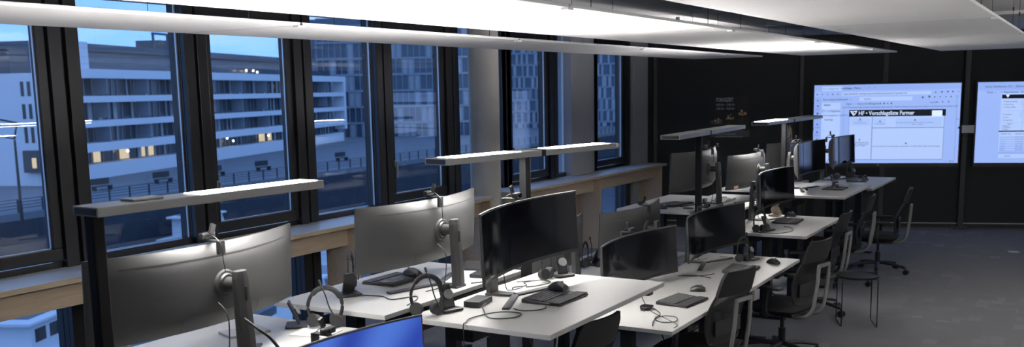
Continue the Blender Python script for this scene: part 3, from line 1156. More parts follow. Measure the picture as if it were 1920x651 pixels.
def make_mouse():
    t = thing('mouse', None, 'mouse', group='black mice')
    prof = []
    for i in range(13):
        f = i / 12
        prof.append((-0.06 + 0.12 * f, 0.012 + 0.038 * math.sin(PI * (0.12 + 0.80 * f)) ** 0.8, 0.030 + 0.010 * math.sin(PI * f)))
    fr, bk = [], []
    for x, h, w in prof:
        fr.append([(x, w * math.sin(a) * 1.0, 0.002 + max(0, h * math.cos(a) ** 0.75) if abs(a) < 1.5 else 0.002) for a in [R(-88 + 16 * k) for k in range(12)]])
        bk.append([(x, w * math.sin(a), 0.001) for a in [R(-88 + 16 * k) for k in range(12)]])
    MB().grid_solid(fr, bk).build('body', 'black_plastic', t, smooth=60)
    MB().box((0.012, -0.036, 0.012), (0.06, 0.03, 0.018), Matrix.Rotation(R(12), 3, 'X')).build('thumb_rest', 'black_soft', t, bevel=0.007, seg=3)
    MB().cyl((-0.03, -0.004, 0.049), (-0.03, 0.004, 0.049), 0.009, seg=16).build('scroll_wheel', 'alu', t)
    return t


kb0, ms0 = make_keyboard(), make_mouse()
ms0.scale = (0.88, 0.88, 0.88)
used = set()


def put(proto, px, py, z, rz, label, lift=0.0, at=None):
    p = Vector((at[0], at[1], z)) if at else on(px, py, z)
    loc = (p.x, p.y, z + lift)
    if proto.name not in used:
        used.add(proto.name)
        proto.location = loc
        proto.rotation_euler = (0, 0, rz)
        proto['label'] = label
        return proto
    return dup(proto, loc, rz, label)


put(kb0, 0, 0, 1.021, R(0), 'keyboard with a mouse resting on it, on the tall foreground desk', at=(-2.43, 4.51))
put(kb0, 0, 0, 0.691, R(-6), 'keyboard on the low desk nearest the foreground, no mouse on it', at=(-2.33, 6.14))
put(kb0, 0, 0, 0.686, R(4), 'keyboard on the low desk with the headset, behind the nearest chair back', at=(-2.34, 7.46))
put(kb0, 0, 0, 0.821, R(2), 'keyboard on the desk with the tan figurine', at=(-2.5, 9.42))
put(kb0, 0, 0, 0.956, R(5), 'keyboard on the desk nearest the wall screens', at=(-2.46, 12.42))
put(kb0, 0, 0, 1.031, R(180), 'keyboard under a mouse, behind the second grey monitor back', at=(-3.50, 4.50))
put(kb0, 0, 0, 0.701, R(180), 'keyboard just showing left of the lowest black monitor', at=(-3.53, 7.42))
put(kb0, 0, 0, 1.037, R(165), 'keyboard on the tall window-side desk, left of the second lamp post', at=(-3.36, 8.60))
put(ms0, 0, 0, 1.021, R(170), 'mouse on the keyboard of the tall foreground desk', lift=0.0275, at=(-2.47, 4.62))
put(ms0, 0, 0, 0.691, R(200), 'mouse on the low desk nearest the foreground', at=(-2.36, 6.52))
put(ms0, 0, 0, 0.686, R(150), 'mouse alone near the right end of the low headset desk', at=(-2.20, 7.86))
put(ms0, 0, 0, 0.821, R(190), 'mouse on the keyboard below the monitor with the figurine', lift=0.0275, at=(-2.53, 9.60))
put(ms0, 0, 0, 0.956, R(180), 'mouse on the desk nearest the wall screens', at=(-2.46, 12.72))
put(ms0, 0, 0, 1.031, R(0), 'mouse on the keyboard behind the second grey monitor back', lift=0.0275, at=(-3.42, 4.57))
put(ms0, 0, 0, 1.037, R(20), 'mouse at the near end of the keyboard on the tall window-side desk', at=(-3.36, 8.30))


def make_headset():
    """headset lying beside its stand: band in the local xz plane"""
    t = thing('headset', None, 'headset', group='black headsets')
    pts = [(0.085 * math.cos(a), 0, 0.112 + 0.095 * math.sin(a)) for a in [R(-62 + 22 * k) for k in range(15)]]
    MB().tube(pts, 0.0055, flat=1.6).build('headband', 'black_plastic', t, smooth=60)
    MB().tube(pts[4:10], 0.008, flat=1.7).build('band_pad', 'black_soft', t, smooth=60)
    c = MB()
    c.cyl((0.052, -0.02, 0.036), (0.052, 0.018, 0.036), 0.032, 0.034, seg=24)
    c.build('ear_cup', 'black_soft', t, bevel=0.005, smooth=40)
    c = MB()
    c.cyl((-0.07, -0.018, 0.05), (-0.042, 0.016, 0.04), 0.034, 0.03, seg=24)
    c.build('ear_cup', 'black_soft', t, bevel=0.005, smooth=40)
    MB().tube([(0.055, -0.03, 0.045), (0.02, -0.05, 0.11), (0.0, -0.055, 0.18), (-0.02, -0.05, 0.235)], 0.0035).build('mic_boom', 'black_plastic', t, smooth=60)
    MB().tube([(-0.02, -0.05, 0.236), (-0.026, -0.048, 0.258)], 0.0065, smooth=False).build('mic', 'black_soft', t)
    return t


def make_stand():
    t = thing('headset_stand', None, 'headset stand', group='headset charging stands')
    MB().b2((-0.055, -0.06, 0.001), (0.055, 0.06, 0.016)).build('base', 'black_plastic', t, bevel=0.005)
    MB().box((-0.012, 0, 0.075), (0.012, 0.07, 0.125), Matrix.Rotation(R(-24), 3, 'Y')).build('cradle', 'black_plastic', t, bevel=0.004)
    MB().cyl((0.004, 0, 0.085), (0.013, 0, 0.089), 0.026, seg=24).build('contact_pad', 'alu', t)
    return t


hs0, sd0 = make_headset(), make_stand()
# (spot on the desk, height, headset turn, stand turn, labels)
HS = [
    ((-3.40, 3.60), 0.965, 45, 40, 'headset with raised microphone at the far end of the left foreground desk', 'headset stand at the far end of the left foreground desk'),
    ((-3.50, 4.02), 1.031, 120, 150, 'headset in the charging box left of the second grey monitor', 'charging box left of the second grey monitor'),
    ((-2.79, 3.98), 1.021, 60, -20, 'headset with its band standing up at the left end of the tall foreground desk', 'headset stand at the left end of the tall foreground desk'),
    ((-2.70, 5.06), 1.021, 100, -30, 'headset hung on the stand right of the big black monitor', 'headset stand right of the big black monitor'),
    ((-2.42, 7.92), 0.686, 75, -10, 'headset with its band standing up on the low desk', 'headset stand on the low desk beside the keyboard'),
    ((-2.52, 8.72), 0.821, 70, -20, 'headset at the near end of the desk with the figurine', 'headset stand at the near end of the desk with the figurine'),
    ((-2.62, 12.90), 0.956, 80, -20, 'headset on the desk nearest the wall screens', 'headset stand on the desk nearest the wall screens'),
    ((-3.45, 7.07), 0.701, 100, 170, 'headset between the big black monitor and the low ones', 'headset stand between the big black monitor and the low ones'),
]
for i, ((x, y), z, a, b, l1, l2) in enumerate(HS):
    off, sof = {0: (Vector((0.14, 0.02, 0)), Vector((-0.02, -0.02, 0))), 1: (Vector((-0.07, 0.17, 0)), Vector((0.03, 0.03, 0)))}.get(i, (Vector((-0.02, -0.115, 0)), Vector((0, 0.04, 0))))
    for proto, lb, an, q in ((hs0, l1, a, off), (sd0, l2, b, sof)):
        if i == 0:
            proto.location = (x + q.x, y + q.y, z)
            proto.rotation_euler = (0, 0, R(an))
            proto['label'] = lb
        else:
            dup(proto, (x + q.x, y + q.y, z), R(an), lb)

# square pad with the tall headset cradle on the fifth aisle desk
t = thing('charging_pad', 'square black pad carrying a headset cradle, on the tall desk before the wall screens', 'charging pad', (-2.40, 10.93, 1.001))
MB().b2((-0.11, -0.14, 0.0), (0.11, 0.14, 0.012)).build('pad', 'black_soft', t, bevel=0.004)
m = MB()
m.cyl((0, 0.0, 0.0125), (0, 0, 0.05), 0.055, 0.03, seg=24).box((-0.03, 0, 0.10), (0.02, 0.06, 0.12), Matrix.Rotation(R(-20), 3, 'Y')).box((0.0, 0, 0.075), (0.05, 0.09, 0.02))
m.build('cradle', 'black_plastic', t, bevel=0.004)
MB().cyl((0.005, -0.02, 0.135), (0.02, 0.03, 0.14), 0.035, seg=24).build('ear_cup', 'black_plastic', t, bevel=0.004, smooth=40)


def small(name, label, cat, loc, size, mt, rz=0.0, bevel=0.003, group=None):
    o = MB().b2((-size[0] / 2, -size[1] / 2, 0), (size[0] / 2, size[1] / 2, size[2])).build(name, mt, bevel=bevel)
    o.location = loc
    o.rotation_euler = (0, 0, rz)
    return tag(o, label, cat, group)


t = thing('docking_station', 'black docking box at the left end of the tall foreground desk', 'docking station', (-2.735, 4.22, 1.021), R(8))
MB().b2((-0.045, -0.085, 0), (0.045, 0.085, 0.03)).build('case', 'black_plastic', t, bevel=0.003)
MB().b2((0.0452, -0.06, 0.008), (0.046, 0.06, 0.02)).build('port_strip', 'key_dark', t)
small('docking_station', 'flat dark dock lying behind the second grey monitor neck', 'docking station', (-3.12, 4.86, 1.031), (0.09, 0.17, 0.022), 'black_plastic', R(10))
t = thing('smartphone', 'black phone leaning behind the second grey monitor neck', 'phone', (-3.26, 5.0, 1.031), R(-80))
MB().box((0, 0, 0.028), (0.075, 0.15, 0.008), Matrix.Rotation(R(35), 3, 'Y')).build('body', 'black_plastic', t, bevel=0.003)
small('sheet_of_paper', 'white papers on the left foreground desk behind the lit blue screen', 'paper', (-3.24, 3.52, 0.9655), (0.21, 0.16, 0.004), 'paper', R(12), 0)
small('notebook', 'grey notebook lying beside the white papers', 'notebook', (-3.56, 3.36, 0.9655), (0.15, 0.21, 0.012), 'grey_light', R(-20), 0.002)
for i, (x, y, lb) in enumerate(((-3.14, 8.40, 'round dark coaster nearer the edge of the tall window-side desk'), (-3.08, 8.60, 'round dark coaster beside the second lamp post'))):
    o = MB().cyl((0, 0, 0), (0, 0, 0.006), 0.05, seg=32).build('coaster', 'black_soft', bevel=0.002)
    o.location = (x, y, 1.0365)
    tag(o, lb, 'coaster', 'coasters')
small('smartphone', 'dark phone lying near the edge of the farthest aisle desk', 'phone', (-2.30, 11.70, 0.9555), (0.075, 0.15, 0.009), 'black_plastic', R(20))
small('tablet', 'pale tablet lying beside the mouse on the farthest aisle desk', 'tablet', (-2.40, 11.98, 0.9555), (0.18, 0.25, 0.008), 'alu', R(15))
t = thing('marker_pen', 'thick dark pen lying left of the square pad', 'pen', (-2.66, 10.70, 1.0015), R(25))
MB().cyl((0, -0.075, 0.012), (0, 0.05, 0.012), 0.0115, seg=16).build('barrel', 'black_plastic', t, smooth=40)
MB().cyl((0, 0.0505, 0.012), (0, 0.085, 0.012), 0.0115, 0.010, seg=16).build('cap', 'key_dark', t, smooth=40)
o = MB().lathe([(0.030, 0), (0.034, 0.002), (0.030, 0.006), (0.012, 0.007)]).build('cable_grommet', 'white_plastic', smooth=40)
o.location = (-2.68, 8.02, 0.6855)
tag(o, 'small pale cable grommet on the low desk behind the headset', 'grommet')
t = thing('figurine', 'small tan seated figurine on a wooden block under the monitor', 'figurine', (-2.74, 9.82, 0.8205))
MB().b2((-0.05, -0.07, 0), (0.05, 0.07, 0.02)).build('block', 'wood_birch', t, bevel=0.003)
m = MB()
m.sphere((0, 0, 0.062), 0.05, (0.9, 1.0, 0.85)).sphere((0.03, -0.035, 0.035), 0.022).sphere((0.03, 0.035, 0.035), 0.022)
m.build('figure_body', 'tan_cloth', t, smooth=80)
m = MB()
m.sphere((0, 0, 0.122), 0.032).sphere((0, -0.026, 0.148), 0.011).sphere((0, 0.026, 0.148), 0.011).sphere((0.028, 0, 0.116), 0.012)
m.build('figure_head', 'tan_cloth', t, smooth=80)
MB().sphere((0.04, 0, 0.118), 0.004).build('nose', 'black_plastic', t)


# cables: lying on the tops
def cable(label, pts, r=0.0032, m_='black_plastic', name='cable', group='loose cables'):
    return tag(MB().tube(pts, r).build(name, m_, smooth=60), label, 'cable', group)


def flat(ps, z):
    return [(x, y, z + 0.004) for x, y in ps]


cable('dark cable looping over the left edge of the tall foreground desk', [(-2.675, 4.20, 1.034), (-2.65, 4.13, 1.034), (-2.60, 4.06, 1.034), (-2.50, 3.96, 1.025), (-2.40, 4.02, 1.025), (-2.42, 4.12, 1.025), (-2.53, 4.08, 1.026), (-2.58, 3.92, 1.026), (-2.55, 3.82, 1.027), (-2.545, 3.79, 1.01), (-2.54, 3.785, 0.85), (-2.56, 3.78, 0.6)])
cable('short dark cable end lying in front of the docking box', flat([(-2.50, 4.19), (-2.44, 4.17), (-2.38, 4.21), (-2.36, 4.27), (-2.38, 4.31)], 1.021))
cable('tangled cable between the big black monitor and its headset stand', flat([(-2.76, 4.62), (-2.78, 4.66), (-2.74, 4.74), (-2.80, 4.82), (-2.74, 4.92), (-2.66, 4.88), (-2.68, 4.76), (-2.72, 4.70)], 1.021))
cable('pale cable curving from the big black monitor to its headset stand', [(-2.84, 4.80, 1.028), (-2.80, 4.85, 1.026), (-2.74, 4.93, 1.026), (-2.73, 4.99, 1.026)], 0.0045, 'grey_light')
cable('dark cable lying from the charging box across the window-side desk', flat([(-3.40, 4.08), (-3.28, 4.10), (-3.18, 4.06), (-3.12, 4.18), (-3.06, 4.12), (-3.02, 3.98)], 1.03))
cable('cables gathered at the foot of the second grey monitor', flat([(-3.04, 4.62), (-3.00, 4.70), (-3.06, 4.80), (-3.02, 4.90), (-3.05, 5.02)], 1.03))
cable('cable with a round loop near the left edge of the low desk', [(-2.42, 5.86, 0.695), (-2.32, 5.72, 0.695), (-2.30, 5.58, 0.695), (-2.22, 5.52, 0.695), (-2.16, 5.58, 0.696), (-2.20, 5.68, 0.697), (-2.28, 5.66, 0.699), (-2.28, 5.52, 0.700), (-2.24, 5.40, 0.697)])
cable('thin cable hanging from under the tall desk onto the low one', [(-2.30, 5.30, 0.97), (-2.28, 5.42, 0.80), (-2.20, 5.52, 0.72), (-2.12, 5.50, 0.696), (-2.11, 5.42, 0.6945)], 0.0025)
cable('thick cable sagging from the left foreground monitor towards the lit blue screen', [(-3.03, 2.86, 1.20), (-2.98, 2.88, 1.16), (-2.94, 2.91, 1.12), (-2.91, 2.94, 1.06)], 0.007, 'black_plastic')
m = MB()
for k in range(4):
    m.tube([(0.03 * math.cos(a) * (1 + 0.12 * k), 0.065 * math.sin(a) * (1 - 0.06 * k), 0.005 + 0.005 * k + 0.002 * math.sin(3 * a)) for a in [2 * PI * j / 14 + k for j in range(15)]], 0.003)
o = m.build('coiled_cable', 'black_plastic', smooth=60)
o.location = (-2.46, 5.83, 0.6905)
tag(o, 'bundled dark cable coil left of the keyboard on the low desk', 'cable', 'loose cables')
cable('short cable curving down behind the lowest black monitor', [(-2.66, 6.98, 0.702), (-2.58, 7.03, 0.700), (-2.50, 7.05, 0.692), (-2.44, 7.03, 0.690)], 0.003)
cable('cable with a loose end on the desk with the figurine', flat([(-2.62, 8.62), (-2.48, 8.60), (-2.36, 8.62), (-2.30, 8.80), (-2.36, 9.0), (-2.44, 9.05)], 0.821))
cable('looped cables on the tall window-side desk, right of the second lamp post', flat([(-3.10, 9.05), (-3.16, 9.2), (-3.08, 9.32), (-3.02, 9.22), (-3.10, 9.12), (-3.18, 9.28), (-3.12, 9.42)], 1.036))
cable('cable along the foot of the low monitor behind the headset', flat([(-2.48, 7.22), (-2.50, 7.16), (-2.58, 7.06), (-2.70, 7.02)], 0.685))
cable('cable hanging from the monitor behind the second lamp post', [(-3.02, 8.90, 1.28), (-3.01, 8.92, 1.2), (-3.03, 8.96, 1.1), (-3.08, 9.0, 1.046), (-3.14, 9.04, 1.042)], 0.0035)
cable('white power cable hanging under the tall foreground desk', [(-2.6, 4.85, 0.93), (-2.56, 4.80, 0.86), (-2.55, 4.76, 0.78), (-2.58, 4.78, 0.6), (-2.6, 4.8, 0.4)], 0.006, 'white_cable')
for i, (x, y, z) in enumerate(((-2.64, 9.05, 0.62), (-2.66, 10.3, 0.80), (-2.80, 4.8, 0.8), (-2.62, 6.35, 0.5), (-2.62, 7.3, 0.48))):
    nm = ('desk with the figurine', 'tall desk before the wall screens', 'tall foreground desk', 'low desk nearest the foreground', 'low headset desk')[i]
    cable('cables drooping to the floor under the ' + nm, [(x, y, z), (x + 0.05, y + 0.08, z * 0.6), (x - 0.02, y + 0.16, z * 0.35), (x + 0.06, y + 0.22, 0.12), (x + 0.02, y + 0.35, 0.006), (x + 0.1, y + 0.5, 0.006)], 0.005, group='cables under the desks')

# ================================================== things on the floor
t = thing('side_table', 'small round black table on a thin wire frame beside the second mesh chair', 'side table', (-1.74, 8.93, 0), R(20))
MB().lathe([(0.17, 0.425), (0.185, 0.427), (0.187, 0.447), (0.18, 0.447), (0.178, 0.436), (0.001, 0.435)], seg=40).build('tray', 'black_metal', t, smooth=40)
for s in (-1, 1):
    MB().tube([(0.15 * s, -0.10, 0.4245), (0.15 * s, -0.15, 0.42), (0.15 * s, -0.155, 0.40), (0.15 * s, -0.16, 0.012), (0.15 * s, -0.15, 0.0055), (0.15 * s, 0.15, 0.0055), (0.15 * s, 0.16, 0.012), (0.15 * s, 0.155, 0.40), (0.15 * s, 0.10, 0.4245)], 0.005, smooth=False).build('wire_leg', 'black_metal', t)
t = thing('waste_bin', 'brown woven bin standing under the desks between the chairs', 'bin', (-2.66, 11.08, 0))
MB().lathe([(0.13, 0), (0.135, 0.01), (0.16, 0.40), (0.165, 0.42), (0.155, 0.42), (0.128, 0.02), (0.001, 0.018)], seg=32).build('basket', 'brown_weave', t, smooth=40)
t = thing('stool', 'low round stool with a pink seat under the desk with the figurine', 'stool', (-2.76, 9.3, 0))
MB().lathe([(0.001, 0.40), (0.17, 0.40), (0.185, 0.415), (0.185, 0.44), (0.17, 0.458), (0.001, 0.468)], seg=32).build('seat', 'pink_cloth', t, smooth=50)
for k in range(3):
    a = 2 * PI * k / 3
    MB().cyl((0.15 * math.cos(a), 0.15 * math.sin(a), 0), (0.10 * math.cos(a), 0.10 * math.sin(a), 0.3995), 0.012, 0.016).build('leg', 'wood_birch', t)
t = thing('storage_box', 'brown box with a pink lid under the low desk, beside the foreground chair', 'box', (-2.72, 6.0, 0), R(20))
MB().b2((-0.14, -0.16, 0), (0.14, 0.16, 0.26)).build('box_body', 'brown_weave', t, bevel=0.006)
MB().b2((-0.147, -0.167, 0.2605), (0.147, 0.167, 0.31)).build('lid', 'pink_cloth', t, bevel=0.006)
t = thing('backpack', 'grey bag on the floor seen under the left end of the tall foreground desk', 'bag', (-3.30, 5.15, 0))
m = MB()
m.sphere((0, 0, 0.22), 0.16, (0.9, 1.0, 1.36), seg=20)
m.build('bag_body', 'grey_light', t, smooth=80)
MB().sphere((0.11, 0, 0.15), 0.11, (0.6, 1.1, 1.1), seg=16).build('pocket', 'black_soft', t, smooth=80)
MB().tube([(0.02, -0.06, 0.41), (0.02, -0.05, 0.47), (0.02, 0.05, 0.47), (0.02, 0.06, 0.41)], 0.008).build('grab_loop', 'black_soft', t)
small('floor_outlet', 'small pale outlet lid in the carpet near the wall screens', 'outlet', (-0.78, 13.63, 0.0005), (0.12, 0.10, 0.006), 'alu', R(18), 0.002)
# dried leaf decoration beyond the farthest lamp
t = thing('dried_plant', 'dark vase with two tan dried leaves behind the farthest bar lamp', 'plant', (-3.42, 12.75, 0))
MB().lathe([(0.08, 0), (0.1, 0.02), (0.12, 0.3), (0.07, 0.62), (0.06, 0.8), (0.07, 0.82), (0.055, 0.82), (0.05, 0.6)], seg=28).build('vase', 'black_soft', t, smooth=50)
for s, hh, lw, mt in ((-1, 1.66, 0.08, 'grey_light'), (1, 1.62, 0.11, 'tan_cloth')):
    fr, bk = [], []
    for j in range(9):
        f = j / 8
        w = lw * math.sin(PI * (0.08 + 0.86 * f)) ** 0.8
        z = 0.78 + (hh - 0.78) * f
        off = 0.02 + 0.07 * f * f
        fr.append([(0.004 + 0.02 * u * u, s * off + w * u, z - 0.05 * f * abs(u)) for u in (-1, -0.5, 0, 0.5, 1)])
        bk.append([(-0.004 + 0.02 * u * u, s * off + w * u, z - 0.05 * f * abs(u)) for u in (-1, -0.5, 0, 0.5, 1)])
    MB().grid_solid(fr, bk).build('leaf', mt, t, smooth=50)


# ===================================================== wall screens, poster
def screen_frame(t, w, h):
    """local: x along the wall, y out into the room is -y, z up; origin at the lower left back corner"""
    MB().b2((0, -0.07, 0), (w, -0.012, h)).build('housing', 'black_plastic', t, bevel=0.006)
    MB().b2((0.022, -0.0725, 0.062), (w - 0.022, -0.0705, h - 0.022)).build('display', 'tv_blue', t)
    m = MB()
    m.b2((0, -0.0735, 0.0), (w, -0.0702, 0.058))
    m.build('lower_bezel', 'black_plastic', t)
    MB().box((w * 0.46, -0.0745, 0.03), (0.03, 0.001, 0.006)).build('badge', 'poster_ink', t)


def ui(t, w, h):
    X0, X1, Z0, Z1 = 0.022, w - 0.022, 0.062, h - 0.022
    dx, dz = X1 - X0, Z1 - Z0

    def rect(mb, u0, v0, u1, v1, y=-0.0735, th=0.0006):
        mb.b2((X0 + dx * u0, y, Z1 - dz * v1), (X0 + dx * u1, y - th, Z1 - dz * v0))

    def place(u, v, y=-0.0748):
        return Matrix.Translation((X0 + dx * u, y, Z1 - dz * v)) @ Matrix.Rotation(PI / 2, 4, 'X')
    return rect, place, dx, dz


SW, SH = 2.085, 1.245
tv_rot = TH
p = rear(-1.262, 0.90, 0.0)
t = thing('wall_screen', 'large lit wall screen showing the list page with a black title bar', 'screen', (p.x, p.y, p.z), tv_rot, group='large wall screens')
screen_frame(t, SW, SH)
rect, place, dx, dz = ui(t, SW, SH)
m = MB()
rect(m, 0, 0, 1, 0.072)
rect(m, 0.0, 0.155, 0.052, 1.0)
m.build('tab_strip', 'tv_soft', t)
m = MB()
rect(m, 0.055, 0.225, 0.185, 0.985)
rect(m, 0.315, 0.158, 0.675, 0.208)
rect(m, 0.055, 0.02, 0.195, 0.072, -0.0742)
rect(m, 0.195, 0.094, 0.80, 0.136)
rect(m, 0.250, 0.405, 0.895, 0.955)
m.build('page_panels', 'tv_pale', t)
for hl in ((0.060, 0.310, 0.185, 0.352), (0.42, 0.43, 0.50, 0.52), (0.26, 0.43, 0.395, 0.52), (0.57, 0.43, 0.88, 0.535)):
    m = MB()
    rect(m, *hl, -0.0742)
    m.build('highlight', 'tv_tint', t)
m = MB()
for a in ((0.248, 0.405, 0.2495, 0.955), (0.407, 0.41, 0.4105, 0.955), (0.407, 0.548, 0.895, 0.554), (0.895, 0.405, 0.897, 0.955), (0.248, 0.953, 0.897, 0.957), (0.060, 0.31, 0.063, 0.352), (0.975, 0.155, 0.9765, 0.99), (0.207, 0.30, 0.208, 0.99)):
    rect(m, *a, y=-0.0746)
m.build('rules', 'tv_grey', t)
m = MB()
rect(m, 0.247, 0.322, 0.905, 0.405, -0.0742)
m.build('title_bar', 'tv_ink', t)
m = MB()
rect(m, 0.812, 0.338, 0.882, 0.412, -0.0749)
m.build('title_box', 'tv_white', t)
X0_, Z1_ = 0.022, SH - 0.022
LX = lambda u, v: (X0_ + dx * u, Z1_ - dz * v)


def poly(mb, pts, y):
    mb.prism([LX(u, v) for u, v in pts], y - 0.0005, y, axis='y')


for pts in ([(0.252, 0.332), (0.261, 0.332), (0.282, 0.392), (0.277, 0.396)], [(0.264, 0.332), (0.271, 0.332), (0.286, 0.378), (0.283, 0.388)],
            [(0.275, 0.332), (0.304, 0.332), (0.288, 0.384), (0.286, 0.366), (0.293, 0.345), (0.279, 0.345)]):
    m = MB()
    poly(m, pts, -0.0749)
    m.build('title_mark', 'tv_white', t)
text_mesh([('HF \u2022 Vorschlagsliste Farmer', 0.312, 0.365, 0.083, 'LEFT', 0.83, 0.0012)], 'title_text', 'tv_white', t, lambda u, v: place(u, v, -0.0752))
S1 = 0.038
items = [('Vorschlagsliste - Recruitin\u2026   \u00d7', 0.058, 0.047, S1), ('Plecto - Plecto          \u00d7     +', 0.212, 0.044, S1),
         ('app.powerbi.com/groups/me/list?experience=power-bi', 0.205, 0.115, 0.040), ('Recruiting Dashboard   \u2039', 0.062, 0.185, 0.040), ('Suchen', 0.345, 0.183, 0.036),
         ('Seiten                      \u2039', 0.068, 0.252, 0.040, 'LEFT', 1.0, 0.0006), ('Vorschlagsliste', 0.068, 0.331, 0.040, 'LEFT', 1.0, 0.0005), ('Vorschlagsliste nach Ku\u2026', 0.065, 0.385, 0.036), ('Aufträge', 0.075, 0.44, 0.036),
         ('Datei  \u203a', 0.225, 0.243, 0.038), ('\u21a6 Exportieren  \u203a', 0.285, 0.243, 0.038), ('Freigeben', 0.385, 0.243, 0.038), ('Kopieren', 0.795, 0.235, 0.032),
         ('Die Aktualisierungen werden automatisch übernommen. Weitere Hinweise zum Bericht stehen in der Datei des Arbeitsbereichs.', 0.215, 0.287, 0.030),
         ('Filter', 0.325, 0.463, 0.028, 'CENTER'), ('Details anzeigen', 0.325, 0.487, 0.026, 'CENTER'), ('Details anzeigen', 0.462, 0.497, 0.026, 'CENTER'), ('Daten anzeigen', 0.847, 0.387, 0.022, 'CENTER'),
         ('Es wurde im Bericht eine Auswahl vorgenommen.', 0.70, 0.487, 0.026, 'CENTER'), ('Details anzeigen', 0.72, 0.51, 0.026, 'CENTER'),
         ('Es wurde im Bericht eine', 0.325, 0.735, 0.026, 'CENTER'), ('Auswahl vorgenommen.', 0.325, 0.755, 0.026, 'CENTER'), ('Details anzeigen', 0.325, 0.775, 0.026, 'CENTER'),
         ('Es wurde im Bericht eine Auswahl vorgenommen, die keine Daten zeigt. Details anzeigen', 0.645, 0.785, 0.026, 'CENTER'), ('\u2013  +   100 %', 0.90, 0.977, 0.03),
         ('Start', 0.026, 0.305, 0.020, 'CENTER'), ('Suche', 0.026, 0.40, 0.020, 'CENTER'), ('Katalog', 0.026, 0.54, 0.020, 'CENTER'), ('Monitor', 0.026, 0.64, 0.020, 'CENTER'), ('Training', 0.026, 0.735, 0.020, 'CENTER'), ('Filter', 0.987, 0.45, 0.022, 'CENTER')]
text_mesh(items, 'page_text', 'tv_ink', t, place)
m = MB()


def disc(u, v, r, y=-0.0746):
    c = LX(u, v)
    m.cyl((c[0], y, c[1]), (c[0], y - 0.0006, c[1]), r, seg=14)


for u, v, r in ((0.026, 0.195, 0.012), (0.026, 0.265, 0.013), (0.026, 0.36, 0.016), (0.026, 0.50, 0.013), (0.026, 0.60, 0.014), (0.026, 0.695, 0.016), (0.021, 0.118, 0.011), (0.055, 0.118, 0.009), (0.092, 0.118, 0.008), (0.128, 0.118, 0.010), (0.165, 0.118, 0.009),
                (0.83, 0.112, 0.010), (0.872, 0.108, 0.013), (0.912, 0.106, 0.013), (0.945, 0.106, 0.013), (0.982, 0.106, 0.007), (0.745, 0.172, 0.015), (0.79, 0.165, 0.017), (0.825, 0.17, 0.011), (0.862, 0.17, 0.009), (0.90, 0.17, 0.009), (0.935, 0.168, 0.011),
                (0.46, 0.243, 0.011), (0.485, 0.243, 0.013), (0.51, 0.243, 0.010), (0.535, 0.243, 0.013), (0.205, 0.287, 0.008), (0.325, 0.437, 0.012), (0.462, 0.470, 0.012), (0.70, 0.455, 0.012), (0.325, 0.70, 0.012), (0.645, 0.75, 0.014), (0.847, 0.362, 0.010), (0.84, 0.235, 0.010), (0.88, 0.233, 0.010), (0.92, 0.232, 0.010)):
    disc(u, v, r)
m.build('page_icons', 'tv_grey', t)
m = MB()
disc(0.976, 0.168, 0.022)
m.build('user_icon', 'tv_soft', t)
# side arrows on both edges
m = MB()
m.prism([(0.0, 0.53), (0.03, 0.575), (0.0, 0.62)], -0.078, -0.0745, axis='y')
m.prism([(SW, 0.53), (SW - 0.045, 0.575), (SW, 0.62)], -0.078, -0.0745, axis='y')
m.build('edge_arrows', 'frame_black', t)

p = rear(1.003, 0.90, 0.0)
t = thing('wall_screen', 'large lit wall screen at the right edge of the photo, with the small table page', 'screen', (p.x, p.y, p.z), tv_rot, group='large wall screens')
screen_frame(t, SW, SH)
rect, place, dx, dz = ui(t, SW, SH)
m = MB()
rect(m, 0, 0, 1, 0.10)
m.build('tab_strip', 'tv_soft', t)
m = MB()
rect(m, 0.155, 0.14, 1.0, 0.94)
m.build('page_panels', 'tv_pale', t)
m = MB()
rect(m, 0.160, 0.155, 1.0, 0.203, -0.0742)
rect(m, 0.15, 0.60, 1.0, 0.613, -0.0742)
m.build('title_bar', 'tv_ink', t)
m = MB()
for a in ((0.158, 0.205, 0.1595, 0.60), (0.158, 0.355, 0.62, 0.358), (0.158, 0.50, 0.62, 0.503), (0.30, 0.205, 0.3025, 0.60), (0.288, 0.235, 0.292, 0.30), (0.286, 0.37, 0.29, 0.44), (0.155, 0.86, 1.0, 0.89), (0.15, 0.613, 0.1512, 0.94)):
    rect(m, *a, y=-0.0746)
for k in range(7):
    rect(m, 0.16, 0.675 + 0.028 * k, 1.0, 0.688 + 0.028 * k, -0.0744)
m.build('rules', 'tv_soft', t)
m = MB()
poly(m, [(0.185, 0.158), (0.21, 0.158), (0.198, 0.195)], -0.0750)
m.build('title_mark', 'tv_white', t)
items = [('Setter Dashboard_2.0  |  Datenaktualisierung: 01.25', 0.045, 0.055, 0.040), ('Datei  \u203a', 0.06, 0.125, 0.040), ('\u21a6 Exportieren  \u203a', 0.15, 0.125, 0.040), ('Freigeben', 0.285, 0.125, 0.040),
         ('23', 0.335, 0.275, 0.085, 'LEFT', 1.0, 0.0012), ('1', 0.36, 0.425, 0.07, 'LEFT', 1.0, 0.001), ('\u25a1 Alle auswählen', 0.172, 0.24, 0.026), ('\u25a1 Hamburg', 0.172, 0.275, 0.026), ('\u25a1 Datum offen', 0.172, 0.31, 0.026),
         ('\u25a1 Rückruf', 0.172, 0.40, 0.026), ('\u25a1 Neu', 0.172, 0.435, 0.026), ('\u25a1 Angebote', 0.172, 0.47, 0.026), ('Status', 0.22, 0.515, 0.028, 'CENTER'), ('\u25a1 Januar', 0.172, 0.54, 0.026), ('\u25a1 Februar', 0.172, 0.56, 0.026), ('\u25a1 März', 0.172, 0.585, 0.026),
         ('Anzahl von', 0.165, 0.64, 0.030), ('Anzahl von', 0.26, 0.64, 0.030), ('Bezeichner', 0.34, 0.64, 0.030)]
